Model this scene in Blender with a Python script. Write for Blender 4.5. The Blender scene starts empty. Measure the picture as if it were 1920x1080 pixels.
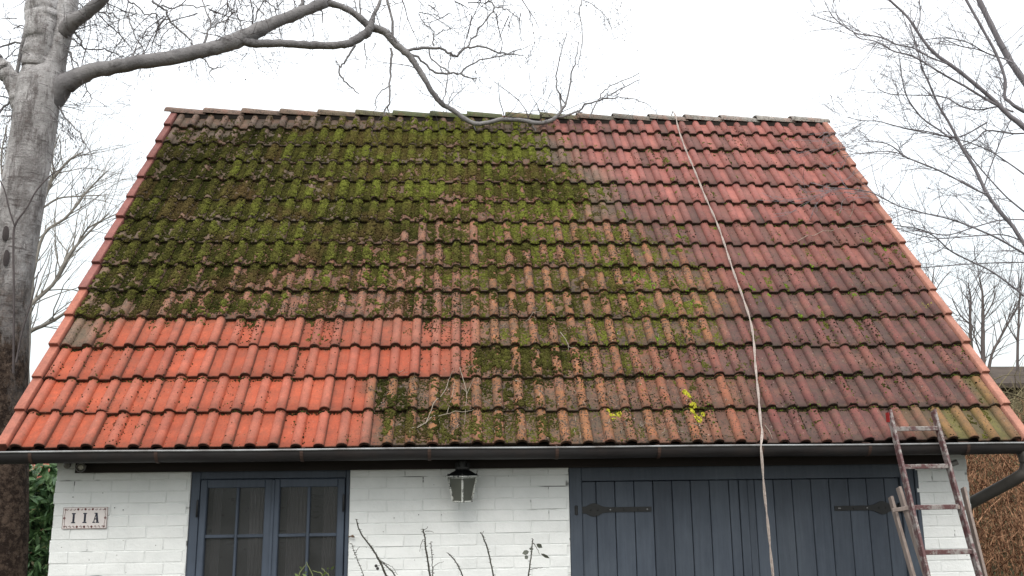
import bpy, math, random
import numpy as np
from mathutils import Vector, Matrix

random.seed(7)
RNG = np.random.default_rng(11)
sc = bpy.context.scene
COL = sc.collection

# ------------------------------------------------------------------ camera
EAVE = 1.95                      # height of the eave above the ground
TH = 0.9097                      # roof pitch (52.1 degrees)
YAW, PIT, ROL, FPX = 0.06147, 0.20065, -0.01065, 1600.0
CAMP = Vector((2.8857, -5.8518, EAVE - 0.1067))
cy_, sy_ = math.cos(YAW), math.sin(YAW)
cp_, sp_ = math.cos(PIT), math.sin(PIT)
FWD = Vector((sy_*cp_, cy_*cp_, sp_))
R0 = Vector((cy_, -sy_, 0)); U0 = R0.cross(FWD)
RGT = math.cos(ROL)*R0 + math.sin(ROL)*U0
UPV = -math.sin(ROL)*R0 + math.cos(ROL)*U0
cam = bpy.data.cameras.new('camera')
cam.sensor_width = 36; cam.lens = 36*FPX/1920
cam.clip_start = 0.05; cam.clip_end = 2000
co = bpy.data.objects.new('camera', cam); COL.objects.link(co)
M = Matrix((RGT, UPV, -FWD)).transposed().to_4x4(); M.translation = CAMP
co.matrix_world = M
sc.camera = co

# ------------------------------------------------------------------ sky and light
SUN_EL, SUN_AZ = math.radians(47), math.radians(190)   # azimuth clockwise from +Y
w = bpy.data.worlds.new('World'); sc.world = w; w.use_nodes = True
nt = w.node_tree; nt.nodes.clear()
wo = nt.nodes.new('ShaderNodeOutputWorld')
sky = nt.nodes.new('ShaderNodeTexSky'); sky.sky_type = 'NISHITA'; sky.sun_disc = False
sky.sun_elevation = SUN_EL; sky.sun_rotation = SUN_AZ
sky.dust_density = 4; sky.air_density = 1.5
b1 = nt.nodes.new('ShaderNodeBackground'); b1.inputs[1].default_value = 0.05
nt.links.new(sky.outputs[0], b1.inputs[0])
tc = nt.nodes.new('ShaderNodeTexCoord'); sx = nt.nodes.new('ShaderNodeSeparateXYZ')
nt.links.new(tc.outputs['Generated'], sx.inputs[0])
cr = nt.nodes.new('ShaderNodeValToRGB')
cr.color_ramp.elements[0].position = 0.0; cr.color_ramp.elements[0].color = (0.34, 0.37, 0.40, 1)
cr.color_ramp.elements[1].position = 1.0; cr.color_ramp.elements[1].color = (1.0, 0.99, 0.98, 1)
e = cr.color_ramp.elements.new(0.25); e.color = (0.50, 0.515, 0.52, 1)
nt.links.new(sx.outputs[2], cr.inputs[0])
b2 = nt.nodes.new('ShaderNodeBackground'); b2.inputs[1].default_value = 2.0
nt.links.new(cr.outputs[0], b2.inputs[0])
ad = nt.nodes.new('ShaderNodeAddShader')
nt.links.new(b1.outputs[0], ad.inputs[0]); nt.links.new(b2.outputs[0], ad.inputs[1])
nt.links.new(ad.outputs[0], wo.inputs[0])
sd = bpy.data.lights.new('sun', 'SUN'); sd.energy = 1.1; sd.angle = math.radians(28); sd.color = (1, .97, .93)
so = bpy.data.objects.new('sun', sd); COL.objects.link(so)
sdir = Vector((math.sin(SUN_AZ)*math.cos(SUN_EL), math.cos(SUN_AZ)*math.cos(SUN_EL), math.sin(SUN_EL)))
so.rotation_euler = sdir.to_track_quat('Z', 'Y').to_euler(); so.location = (0, 0, 30)
sc.view_settings.view_transform = 'Standard'; sc.view_settings.look = 'None'
sc.view_settings.gamma = 1; sc.view_settings.use_curve_mapping = False
sc.view_settings.exposure = 0.12

# ------------------------------------------------------------------ helpers
def at(u, v, Y):
    """point of the place at depth Y for a spot measured in the photograph"""
    d = FWD + RGT*((u-960)/FPX) + UPV*((540-v)/FPX)
    return CAMP + d*((Y-CAMP.y)/d.y)
CT, ST = math.cos(TH), math.sin(TH)
def RP(x, s, h=0.0):            # point on the roof slope: x along the eave, s up the slope, h above it
    return Vector((x, s*CT - h*ST, EAVE + s*ST + h*CT))
def roof_xs(u, v):              # roof coordinates of a spot measured in the photograph
    d = FWD + RGT*((u-960)/FPX) + UPV*((540-v)/FPX)
    n = Vector((0, -ST, CT)); o = Vector((0, 0, EAVE))
    q = CAMP + d*((o-CAMP).dot(n)/d.dot(n))
    return q.x, (q-o).dot(Vector((0, CT, ST)))

WL = {}
def thing(name, label, cat, loc=(0, 0, 0), group=None):
    o = bpy.data.objects.new(name, None); o.empty_display_size = .1; COL.objects.link(o)
    o.location = loc; WL[o.name] = Vector(loc)
    o['label'] = label; o['category'] = cat
    if group: o['group'] = group
    return o
def tag(o, label=None, cat=None, group=None, kind=None):
    if label: o['label'] = label
    if cat: o['category'] = cat
    if group: o['group'] = group
    if kind: o['kind'] = kind
    return o
def obj(name, verts, faces, mat, parent=None, smooth=False, origin=None, attrs=None, mats=None, matidx=None):
    v = np.asarray(verts, dtype=float).reshape(-1, 3)
    if origin is None:
        c = (v.min(0)+v.max(0))/2
        if parent is None: c[2] = v[:, 2].min()
    else: c = np.array(origin, dtype=float)
    me = bpy.data.meshes.new(name)
    me.from_pydata((v-c).tolist(), [], faces if isinstance(faces, list) else faces.tolist())
    if mats:
        for m in mats: me.materials.append(m)
        me.polygons.foreach_set('material_index', matidx)
    else: me.materials.append(mat)
    if smooth: me.polygons.foreach_set('use_smooth', [True]*len(me.polygons))
    if attrs:
        for an, av in attrs.items():
            a = me.attributes.new(an, 'FLOAT_COLOR', 'POINT'); a.data.foreach_set('color', np.asarray(av, dtype=np.float32).ravel())
    me.update()
    o = bpy.data.objects.new(name, me); COL.objects.link(o)
    WL[o.name] = Vector(c)
    if parent is not None:
        o.parent = parent; o.location = Vector(c) - WL[parent.name]
    else: o.location = c
    return o

class MB:
    def __init__(s): s.v = []; s.f = []
    def add(s, vs, fs):
        n = len(s.v); s.v += [tuple(a) for a in vs]; s.f += [tuple(i+n for i in f) for f in fs]; return s
    def box(s, x0, x1, y0, y1, z0, z1, b=0.0):
        if b <= 0:
            v = [(x, y, z) for z in (z0, z1) for y in (y0, y1) for x in (x0, x1)]
            return s.add(v, [(0, 2, 3, 1), (4, 5, 7, 6), (0, 1, 5, 4), (2, 6, 7, 3), (0, 4, 6, 2), (1, 3, 7, 5)])
        # box with its front (-y) edges chamfered
        v = [(x0, y0+b, z0), (x1, y0+b, z0), (x1, y0+b, z1), (x0, y0+b, z1),
             (x0+b, y0, z0+b), (x1-b, y0, z0+b), (x1-b, y0, z1-b), (x0+b, y0, z1-b),
             (x0, y1, z0), (x1, y1, z0), (x1, y1, z1), (x0, y1, z1)]
        return s.add(v, [(4, 5, 6, 7), (0, 1, 5, 4), (1, 2, 6, 5), (2, 3, 7, 6), (3, 0, 4, 7),
                         (0, 8, 9, 1), (1, 9, 10, 2), (2, 10, 11, 3), (3, 11, 8, 0), (8, 11, 10, 9)])
    def tube(s, pts, rad, n=6, cap=True):
        pts = [Vector(p) for p in pts]
        if not hasattr(rad, '__len__'): rad = [rad]*len(pts)
        base = len(s.v); prev = None
        for i, p in enumerate(pts):
            t = (pts[min(i+1, len(pts)-1)] - pts[max(i-1, 0)])
            t = t.normalized() if t.length > 1e-9 else Vector((0, 0, 1))
            if prev is None:
                a = Vector((0, 0, 1)) if abs(t.z) < .9 else Vector((1, 0, 0))
                x = t.cross(a).normalized()
            else:
                x = (prev - t*prev.dot(t)); x = x.normalized() if x.length > 1e-6 else t.orthogonal().normalized()
            prev = x; y = t.cross(x)
            for k in range(n):
                a = 2*math.pi*k/n
                q = p + (x*math.cos(a) + y*math.sin(a))*rad[i]
                s.v.append((q.x, q.y, q.z))
        for i in range(len(pts)-1):
            for k in range(n):
                a = base+i*n+k; b = base+i*n+(k+1) % n
                s.f.append((a, b, b+n, a+n))
        if cap:
            s.f.append(tuple(base+k for k in range(n))[::-1])
            s.f.append(tuple(base+(len(pts)-1)*n+k for k in range(n)))
        return s
    def lathe(s, c, prof, n=16, axis='z', rot0=0.0):
        """prof: (radius, height) pairs"""
        base = len(s.v); c = Vector(c)
        for r, h in prof:
            for k in range(n):
                a = 2*math.pi*k/n + rot0
                if axis == 'z': q = (c.x+r*math.cos(a), c.y+r*math.sin(a), c.z+h)
                elif axis == 'y': q = (c.x+r*math.cos(a), c.y+h, c.z+r*math.sin(a))
                else: q = (c.x+h, c.y+r*math.cos(a), c.z+r*math.sin(a))
                s.v.append(q)
        for i in range(len(prof)-1):
            for k in range(n):
                a = base+i*n+k; b = base+i*n+(k+1) % n
                s.f.append((a, b, b+n, a+n))
        s.f.append(tuple(base+k for k in range(n))[::-1]); s.f.append(tuple(base+(len(prof)-1)*n+k for k in range(n)))
        return s
    def build(s, name, mat, parent=None, smooth=False, origin=None):
        return obj(name, s.v, s.f, mat, parent, smooth, origin)

def spline(pts, n=6):
    """Catmull-Rom through points (tuples of any length)"""
    P = [np.array(p, dtype=float) for p in pts]
    P = [2*P[0]-P[1]] + P + [2*P[-1]-P[-2]]
    out = []
    for i in range(1, len(P)-2):
        for k in range(n):
            t = k/n
            out.append(.5*((2*P[i]) + (-P[i-1]+P[i+1])*t + (2*P[i-1]-5*P[i]+4*P[i+1]-P[i+2])*t*t + (-P[i-1]+3*P[i]-3*P[i+1]+P[i+2])*t**3))
    out.append(P[-2]); return out

_perm = RNG.random((256, 256))
def vnoise(x, y):
    x = np.asarray(x, float); y = np.asarray(y, float)
    xi = np.floor(x).astype(int); yi = np.floor(y).astype(int); fx = x-xi; fy = y-yi
    fx = fx*fx*(3-2*fx); fy = fy*fy*(3-2*fy)
    g = lambda a, b: _perm[a % 256, b % 256]
    return (g(xi, yi)*(1-fx)+g(xi+1, yi)*fx)*(1-fy) + (g(xi, yi+1)*(1-fx)+g(xi+1, yi+1)*fx)*fy
def fbm(x, y, o=3):
    s = 0; a = 1; t = 0
    for i in range(o):
        s = s + a*vnoise(x*2**i+17.3*i, y*2**i+5.1*i); t += a; a *= .55
    return s/t

# ------------------------------------------------------------------ materials
def lin(r, g, b): return (r, g, b, 1)
class NB:
    """small node builder for one material"""
    def __init__(s, name, rough=.8, spec=.3, metal=0):
        s.m = bpy.data.materials.new(name); s.m.use_nodes = True
        s.t = s.m.node_tree; s.b = s.t.nodes['Principled BSDF']
        s.b.inputs['Roughness'].default_value = rough
        s.b.inputs['Specular IOR Level'].default_value = spec
        s.b.inputs['Metallic'].default_value = metal
    def n(s, t, **k):
        x = s.t.nodes.new(t)
        for a, v in k.items(): setattr(x, a, v)
        return x
    def l(s, a, b): s.t.links.new(a, b)
    def geo(s): return s.n('ShaderNodeNewGeometry').outputs['Position']
    def noise(s, scale, detail=4, rough=.6, vec=None, stretch=None):
        x = s.n('ShaderNodeTexNoise'); x.inputs['Scale'].default_value = scale
        x.inputs['Detail'].default_value = detail; x.inputs['Roughness'].default_value = rough
        v = vec or s.geo()
        if stretch:
            mp = s.n('ShaderNodeMapping'); mp.inputs['Scale'].default_value = stretch; s.l(v, mp.inputs[0]); v = mp.outputs[0]
        s.l(v, x.inputs['Vector']); return x.outputs['Fac']
    def ramp(s, fac, stops):
        x = s.n('ShaderNodeValToRGB'); cr = x.color_ramp
        while len(cr.elements) < len(stops): cr.elements.new(.5)
        for e, (p, c) in zip(cr.elements, stops):
            e.position = p; e.color = c if hasattr(c, '__len__') else (c, c, c, 1)
        s.l(fac, x.inputs[0]); return x.outputs[0]
    def mix(s, fac, a, b, mode='MIX'):
        x = s.n('ShaderNodeMix', data_type='RGBA', blend_type=mode)
        if isinstance(fac, (int, float)): x.inputs[0].default_value = fac
        else: s.l(fac, x.inputs[0])
        for i, c in ((6, a), (7, b)):
            if isinstance(c, tuple): x.inputs[i].default_value = c
            else: s.l(c, x.inputs[i])
        return x.outputs[2]
    def math(s, op, a, b=None):
        x = s.n('ShaderNodeMath', operation=op)
        for i, c in ((0, a), (1, b)):
            if c is None: continue
            if isinstance(c, (int, float)): x.inputs[i].default_value = c
            else: s.l(c, x.inputs[i])
        return x.outputs[0]
    def bump(s, h, dist=.002, strength=.6):
        x = s.n('ShaderNodeBump'); x.inputs['Distance'].default_value = dist; x.inputs['Strength'].default_value = strength
        s.l(h, x.inputs['Height']); s.l(x.outputs[0], s.b.inputs['Normal'])
    def color(s, c):
        if isinstance(c, tuple): s.b.inputs['Base Color'].default_value = c
        else: s.l(c, s.b.inputs['Base Color'])
    def rnd(s): return s.n('ShaderNodeObjectInfo').outputs['Random']

def simple(name, c, rough=.7, spec=.3, var=.35, scale=20, metal=0, bump=.0, dark=None):
    b = NB(name, rough, spec, metal)
    nz = b.noise(scale, 5)
    d = dark or tuple(x*(1-var) for x in c)
    b.color(b.mix(b.ramp(nz, [(.3, 0.0), (.7, 1.0)]), (*d, 1), (*c, 1)))
    if bump: b.bump(b.noise(scale*3, 4), bump)
    return b.m

# roof tile: colour comes from the 'tone' attribute (rgb = weathering of the clay plus painted lip shade, a = dirt)
def tile_mat():
    b = NB('weathered_clay_tile', .72, .35)
    at_ = b.n('ShaderNodeAttribute', attribute_name='tone')
    col = at_.outputs['Color']; dirt = at_.outputs['Alpha']
    n1 = b.noise(9, 5, .65)
    col = b.mix(1.0, col, b.ramp(n1, [(.25, (.72, .72, .74, 1)), (.75, (1.22, 1.2, 1.18, 1))]), 'MULTIPLY')
    n2 = b.noise(70, 4, .7)
    col = b.mix(1.0, col, b.ramp(n2, [(.3, (.8, .8, .8, 1)), (.7, (1.15, 1.15, 1.15, 1))]), 'MULTIPLY')
    # grey algae film in patches where dirt is high
    n3 = b.noise(16, 6, .7)
    f = b.math('MULTIPLY', b.ramp(n3, [(.46, 0.0), (.62, 1.0)]), b.math('MULTIPLY', dirt, .6))
    col = b.mix(f, col, (.075, .062, .042, 1))
    n5 = b.noise(5.5, 6, .75)
    f = b.math('MULTIPLY', b.ramp(n5, [(.50, 0.0), (.62, 1.0)]), b.math('MULTIPLY', dirt, .45))
    col = b.mix(f, col, (.27, .115, .075, 1))
    # tiny black specks
    vo = b.n('ShaderNodeTexVoronoi'); vo.inputs['Scale'].default_value = 62; b.l(b.geo(), vo.inputs['Vector'])
    n4 = b.noise(13, 5, .75)
    th = b.math('MULTIPLY', b.ramp(n4, [(.34, 0.0), (.56, 1.0)]), b.math('MULTIPLY', dirt, .47))
    sp = b.math('LESS_THAN', vo.outputs['Distance'], th)
    col = b.mix(b.math('MULTIPLY', sp, .8), col, (.028, .022, .016, 1))
    # pale lichen dots
    vo2 = b.n('ShaderNodeTexVoronoi'); vo2.inputs['Scale'].default_value = 17; b.l(b.geo(), vo2.inputs['Vector'])
    sp2 = b.math('LESS_THAN', vo2.outputs['Distance'], .07)
    col = b.mix(b.math('MULTIPLY', sp2, b.math('MULTIPLY', dirt, .7)), col, (.42, .38, .31, 1))
    b.color(col)
    b.bump(b.math('ADD', n2, b.math('MULTIPLY', n3, 1.5)), .0016, .7)
    return b.m
M_TILE = tile_mat()

def moss_mat():
    b = NB('moss', 1.0, .05)
    a = b.n('ShaderNodeAttribute', attribute_name='tone')
    n = b.noise(160, 4, .8)
    b.color(b.mix(1.0, a.outputs['Color'], b.ramp(n, [(.3, (.5, .5, .5, 1)), (.7, (1.6, 1.6, 1.5, 1))]), 'MULTIPLY'))
    b.bump(b.noise(260, 3, .8), .006, 1.0)
    return b.m
M_MOSS = moss_mat()

def brick_mat(name, c0, c1, crack_shade=False):
    b = NB(name, .75, .3)
    n = b.noise(5, 5, .65); n2 = b.noise(60, 4, .7)
    c = b.mix(b.ramp(n, [(.3, 0.0), (.7, 1.0)]), c0, c1)
    c = b.mix(b.math('MULTIPLY', b.ramp(b.noise(11, 6, .8), [(.6, 0.0), (.78, 1.0)]), .35), c, (.42, .41, .37, 1))
    if crack_shade: c = b.mix(b.math('MULTIPLY', b.ramp(b.noise(1.3, 3, .6, stretch=(2.2, 1, 9)), [(.60, 0.0), (.68, 1.0)]), .8), c, (.09, .088, .085, 1))  # dark streaks: cracks and thin shadow lines put into the mortar colour
    vo = b.n('ShaderNodeTexVoronoi'); vo.inputs['Scale'].default_value = 11; b.l(b.geo(), vo.inputs['Vector'])
    c = b.mix(b.math('MULTIPLY', b.math('LESS_THAN', vo.outputs['Distance'], .045), .6), c, (.1, .09, .07, 1))
    b.color(c); b.bump(b.math('ADD', b.math('MULTIPLY', n, 2.5), b.math('MULTIPLY', n2, .5)), .005, .8)
    return b.m
M_BRICK = brick_mat('white_painted_brick', (.72, .745, .735, 1), (.81, .83, .82, 1))
M_MORTAR = brick_mat('painted_mortar', (.66, .68, .67, 1), (.74, .765, .755, 1), True)

def wood_mat(name, c, d, rough=.6, vert=True, amt=1.0):
    b = NB(name, rough, .35)
    st = (30, 30, 1.5) if vert else (1.5, 30, 30)
    n = b.noise(1.6, 6, .7, stretch=st)
    g = b.noise(3.0, 5, .6)
    col = b.mix(b.ramp(n, [(.3, 0.0), (.7, 1.0)]), (*d, 1), (*c, 1))
    col = b.mix(1.0, col, b.ramp(g, [(.3, (.8, .8, .8, 1)), (.7, (1.2, 1.2, 1.2, 1))]), 'MULTIPLY')
    r = b.n('ShaderNodeMapRange'); r.inputs[3].default_value = .86; r.inputs[4].default_value = 1.14
    b.l(b.rnd(), r.inputs[0])
    col = b.mix(1.0, col, r.outputs[0], 'MULTIPLY')
    b.color(col); b.bump(n, .001, .5 * amt)
    return b.m
M_DOOR = wood_mat('slate_blue_door_paint', (.046, .060, .082), (.033, .044, .062), .55)
def door_mat(name, c, d):
    b = NB(name, .5, .35)
    n = b.noise(1.6, 6, .7, stretch=(30, 30, 1.5)); g = b.noise(2.2, 6, .75, stretch=(1, 1, .5)); f = b.noise(70, 5, .8)
    col = b.mix(b.ramp(n, [(.3, 0.0), (.7, 1.0)]), (*d, 1), (*c, 1))
    col = b.mix(1.0, col, b.ramp(g, [(.3, (.72, .74, .78, 1)), (.7, (1.3, 1.26, 1.2, 1))]), 'MULTIPLY')
    r = b.n('ShaderNodeMapRange'); r.inputs[3].default_value = .84; r.inputs[4].default_value = 1.16; b.l(b.rnd(), r.inputs[0])
    col = b.mix(1.0, col, r.outputs[0], 'MULTIPLY')
    col = b.mix(b.math('MULTIPLY', b.ramp(f, [(.68, 0.0), (.74, 1.0)]), .35), col, (.22, .23, .23, 1))
    b.color(col); b.bump(b.math('ADD', n, b.math('MULTIPLY', f, .3)), .0015, .7); return b.m
M_DOOR = door_mat('slate_blue_door_paint', (.062, .078, .102), (.043, .055, .074))
M_FRAME = wood_mat('blue_grey_frame_paint', (.066, .085, .116), (.045, .059, .083), .5)
M_BEAM = wood_mat('dark_stained_beam', (.026, .019, .016), (.015, .011, .010), .75, False)
M_IRON = simple('black_iron', (.008, .009, .010), .45, .5, .4, 40, 0, .0008)
M_SOFFIT = wood_mat('soffit_board', (.035, .027, .022), (.02, .016, .013), .8, False)

def gutter_mat():
    b = NB('weathered_zinc', .65, .3, .0)
    n = b.noise(3.5, 6, .7); n2 = b.noise(1.2, 6, .75, stretch=(1.2, 12, 12))
    c = b.mix(b.ramp(n2, [(.35, 0.0), (.65, 1.0)]), (.017, .014, .014, 1), (.034, .033, .034, 1))
    c = b.mix(b.math('MULTIPLY', b.ramp(n, [(.5, 0.0), (.75, 1.0)]), .6), c, (.05, .036, .03, 1))
    b.color(c); b.bump(n2, .0012, .4); return b.m
M_GUT = gutter_mat()
M_RIM = simple('gutter_rim_zinc', (.34, .36, .37), .5, .4, .45, 6, .0, dark=(.12, .11, .105))

def bark_mat(name, light, mid, dark, low=None, zlow=0, hs=(1, 1, 7)):
    b = NB(name, .9, .15)
    n = b.noise(2.2, 7, .7); n2 = b.noise(3.0, 6, .75, stretch=hs); n3 = b.noise(45, 4, .7)
    c = b.mix(b.ramp(n, [(.32, 0.0), (.62, 1.0)]), (*mid, 1), (*light, 1))
    c = b.mix(b.ramp(n2, [(.50, 0.0), (.60, 1.0)]), c, (*dark, 1)) if False else b.mix(b.math('MULTIPLY', b.ramp(n2, [(.53, 0.0), (.66, 1.0)]), .8), c, (*dark, 1))
    if low:
        z = b.n('ShaderNodeSeparateXYZ'); b.l(b.geo(), z.inputs[0])
        f = b.math('ADD', z.outputs[2], b.math('MULTIPLY', n2, 1.6))
        r = b.n('ShaderNodeMapRange'); r.inputs[1].default_value = zlow+.2; r.inputs[2].default_value = zlow+2.0
        b.l(f, r.inputs[0])
        lowc = b.mix(b.ramp(b.noise(11, 6, .8), [(.4, 0.0), (.66, 1.0)]), tuple([*low, 1]), (.16, .12, .10, 1))
        c = b.mix(r.outputs[0], lowc, c)
    b.color(c); b.bump(b.math('ADD', n2, n3), .012, .8); return b.m
def birch_mat():
    b = NB('birch_bark', .9, .15)
    n = b.noise(2.6, 8, .75, stretch=(1, 1, .55)); n2 = b.noise(2.6, 8, .8, stretch=(1.2, 1.2, 8)); n3 = b.noise(50, 4, .75); n4 = b.noise(4.0, 6, .8, stretch=(2.2, 2.2, .5)); n6 = b.noise(16, 6, .8)
    c = b.mix(b.ramp(n, [(.40, 0.0), (.60, 1.0)]), (.30, .285, .28, 1), (.72, .70, .70, 1))
    c = b.mix(b.math('MULTIPLY', b.ramp(n4, [(.52, 0.0), (.62, 1.0)]), .7), c, (.12, .105, .10, 1))
    c = b.mix(b.math('MULTIPLY', b.ramp(n2, [(.55, 0.0), (.62, 1.0)]), .75), c, (.085, .07, .068, 1))
    c = b.mix(b.math('MULTIPLY', b.ramp(n6, [(.52, 0.0), (.68, 1.0)]), .55), c, (.17, .13, .125, 1))
    c = b.mix(b.math('MULTIPLY', b.ramp(n3, [(.60, 0.0), (.70, 1.0)]), .5), c, (.55, .53, .52, 1))
    z = b.n('ShaderNodeSeparateXYZ'); b.l(b.geo(), z.inputs[0])
    f = b.math('ADD', z.outputs[2], b.math('MULTIPLY', b.math('SUBTRACT', n4, .5), 4.0))
    r = b.n('ShaderNodeMapRange'); r.inputs[1].default_value = 2.5; r.inputs[2].default_value = 4.1; b.l(f, r.inputs[0])
    lowc = b.mix(b.ramp(n6, [(.45, 0.0), (.60, 1.0)]), (.030, .020, .016, 1), (.12, .085, .065, 1))
    lowc = b.mix(b.math('MULTIPLY', b.ramp(b.noise(30, 6, .85), [(.60, 0.0), (.68, 1.0)]), .7), lowc, (.34, .28, .24, 1))
    b.color(b.mix(r.outputs[0], lowc, c)); b.bump(b.math('ADD', b.math('ADD', n2, n4), b.math('ADD', n3, n6)), .03, .9); return b.m
M_BIRCH = birch_mat()
M_BRANCH = bark_mat('birch_branch_bark', (.27, .26, .26), (.15, .145, .15), (.075, .07, .07), hs=(2, 2, 2))
M_TWIG = simple('dark_twig_bark', (.11, .095, .095), .85, .1, .4, 12)
M_RTREE = simple('smooth_grey_bark', (.24, .225, .24), .8, .2, .35, 8, 0, .002)
M_BG = simple('pale_willow_bark', (.30, .28, .25), .9, .1, .35, 4)
M_BG2 = simple('distant_tree_bark', (.14, .12, .115), .9, .1, .3, 4)
M_DEAD = simple('bleached_dead_twig', (.36, .31, .25), .85, .1, .3, 30)
M_STEM = simple('rose_cane', (.055, .052, .04), .7, .25, .4, 30)
M_GREENSTEM = simple('green_shoot', (.20, .23, .09), .7, .25, .3, 30)

# ------------------------------------------------------------------ ground
g = MB()
S = 900; N = 24
xs = [-S + 2*S*i/N for i in range(N+1)]
for j in range(N+1):
    for i in range(N+1): g.v.append((xs[i], xs[j], 0.0))
for j in range(N):
    for i in range(N):
        a = j*(N+1)+i; g.f.append((a, a+1, a+N+2, a+N+1))
b = NB('winter_grass', .95, .1)
n = b.noise(.5, 8, .7)
b.color(b.mix(b.ramp(n, [(.35, 0.0), (.65, 1.0)]), (.03, .038, .018, 1), (.06, .052, .03, 1))); b.bump(b.noise(20, 4), .02)
tag(g.build('ground', b.m), kind='structure')
p = MB(); p.box(-.5, 9, -3.2, .18, -.05, .03)
tag(p.build('path', simple('old_paving', (.095, .09, .082), .9, .2, .4, 3, 0, .004)), kind='structure')

# ------------------------------------------------------------------ house
XL, XR = .125, 6.578            # outer faces of the gable walls
YF = 0.30                       # face of the front wall
RIDGE_S = 4.47
YR = RIDGE_S*CT; ZR = EAVE + RIDGE_S*ST
YB = 2*YR - YF
house = thing('house', 'small white painted brick outbuilding with a steep mossy red tiled roof', 'house', (3.35, YF, 0))
ZT = 1.93                       # top of the masonry at the front
def slopez(y, off=.07): return EAVE + min(y, 2*YR-y)*math.tan(TH) - off
# masonry core: piers between the openings, set 8 mm behind the brick faces
core = MB()
yi = YF+.0045
for x0, x1 in ((XL+.006, 1.030), (2.120, 3.652), (6.176, XR-.006)):
    MB().box(x0, x1, yi, YF+.24, 0, ZT).build('front_wall', M_MORTAR, house)
MB().box(1.032, 2.118, yi, YF+.24, 0, .65).build('front_wall', M_MORTAR, house)
for xa, xb in ((XL+.004, XL+.24), (XR-.24, XR-.004)):
    m = MB(); ys = [YF+.24, YF+.24, YR, YB, YB]; zs = [0, slopez(YF+.24), slopez(YR), slopez(YB), 0]
    for x in (xa, xb):
        for y, z in zip(ys, zs): m.v.append((x, y, z))
    m.f = [(0, 1, 2, 3, 4), (9, 8, 7, 6, 5)] + [(i, (i+1) % 5+0, (i+1) % 5+5, i+5) for i in range(5)]
    m.build('gable_wall', M_MORTAR, house)
m = MB(); m.box(XL+.24, XR-.24, YB-.24, YB, 0, slopez(YB)); m.build('rear_wall', M_MORTAR, house)
m = MB(); m.box(XL+.2, XR-.2, YF+.2, YB-.2, .012, .03); m.build('floor_slab', simple('dark_floor', (.08, .07, .06)), house)
# bricks
BH, BL = .0785, .252
protos = []
for k in range(6):
    v = []; rr = random.Random(k)
    j = lambda a: rr.uniform(-a, a)
    w2, h2, d = BL/2-.0012, BH/2-.0012, .010
    b_ = .0042
    pts = [(-w2, d, -h2), (w2, d, -h2), (w2, d, h2), (-w2, d, h2),
           (-w2+b_+j(.003), j(.003), -h2+b_+j(.002)), (w2-b_+j(.003), j(.003), -h2+b_+j(.002)),
           (w2-b_+j(.003), j(.003), h2-b_+j(.002)), (-w2+b_+j(.003), j(.003), h2-b_+j(.002))]
    me = bpy.data.meshes.new('brick'); me.from_pydata(pts, [], [(4, 5, 6, 7), (0, 1, 5, 4), (1, 2, 6, 5), (2, 3, 7, 6), (3, 0, 4, 7)])
    me.materials.append(M_BRICK); protos.append(me)
def lay(x0, x1, row, z):
    off = (0 if row % 2 else BL/2)
    x = x0 - off
    while x < x1-.01:
        a = max(x, x0); b2 = min(x+BL, x1)
        if b2-a > .03:
            ln = b2-a
            o = bpy.data.objects.new('brick', random.choice(protos)); COL.objects.link(o)
            o.parent = house; wob = random.uniform(-.0012, .0014)
            o.location = Vector(((a+b2)/2, YF+wob, z+random.uniform(-.0015, .0015))) - WL[house.name]
            o.scale = (ln/BL*1.0, 1, 1); o.rotation_euler = (random.uniform(-.006, .006), random.uniform(-.007, .007), random.uniform(-.003, .003))
        x += BL
for r in range(12):
    z = 1.865 - BH/2 - r*BH + .04
    xl = XL + random.uniform(-.006, .006)
    lay(xl, 1.028, r, z)
    lay(2.122, 3.650, r+1, z)
    lay(6.178, XR+random.uniform(-.005, .005), r, z)
for r in range(12):            # side faces of the corners, laid the same way
    z = 1.865 - BH/2 - r*BH + .04
    for xx, sgn in ((XL, -1), (XR, 1)):
        for q in range(3):
            o = bpy.data.objects.new('brick', random.choice(protos)); COL.objects.link(o); o.parent = house
            o.rotation_euler = (0, 0, -math.pi/2 if sgn < 0 else math.pi/2)
            o.location = Vector((xx, YF+.14+q*BL+(r % 2)*.12, z)) - WL[house.name]

# ---------------- roof
roof = MB()
for sgn in (0, 1):
    pass
rv = []; 
def RPB(x, s, h=0):            # rear slope
    q = RP(x, s, h); return Vector((q.x, 2*YR-q.y, q.z))
XA, XB = -.085, 6.81
m = MB()
for x in (XA, XB):
    for s, h in ((-.03, -.02), (RIDGE_S, -.02), (RIDGE_S-.02, -.06), (-.03, -.06)): m.v.append(tuple(RP(x, s, h)))
m.f = [(0, 1, 2, 3), (7, 6, 5, 4), (0, 4, 5, 1), (1, 5, 6, 2), (2, 6, 7, 3), (3, 7, 4, 0)]
ROOF = m.build('roof', M_SOFFIT, house)
m = MB()
for x in (XA, XB):
    for s, h in ((-.03, .02), (RIDGE_S, .02), (RIDGE_S-.02, -.06), (-.03, -.06)): m.v.append(tuple(RPB(x, s, h)))
m.f = [(3, 2, 1, 0), (4, 5, 6, 7), (1, 5, 4, 0), (2, 6, 5, 1), (3, 7, 6, 2), (0, 4, 7, 3)]
m.build('rear_slope', simple('rear_clay_tiles', (.30, .13, .09), .8, .2, .4, 5), ROOF)

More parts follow.
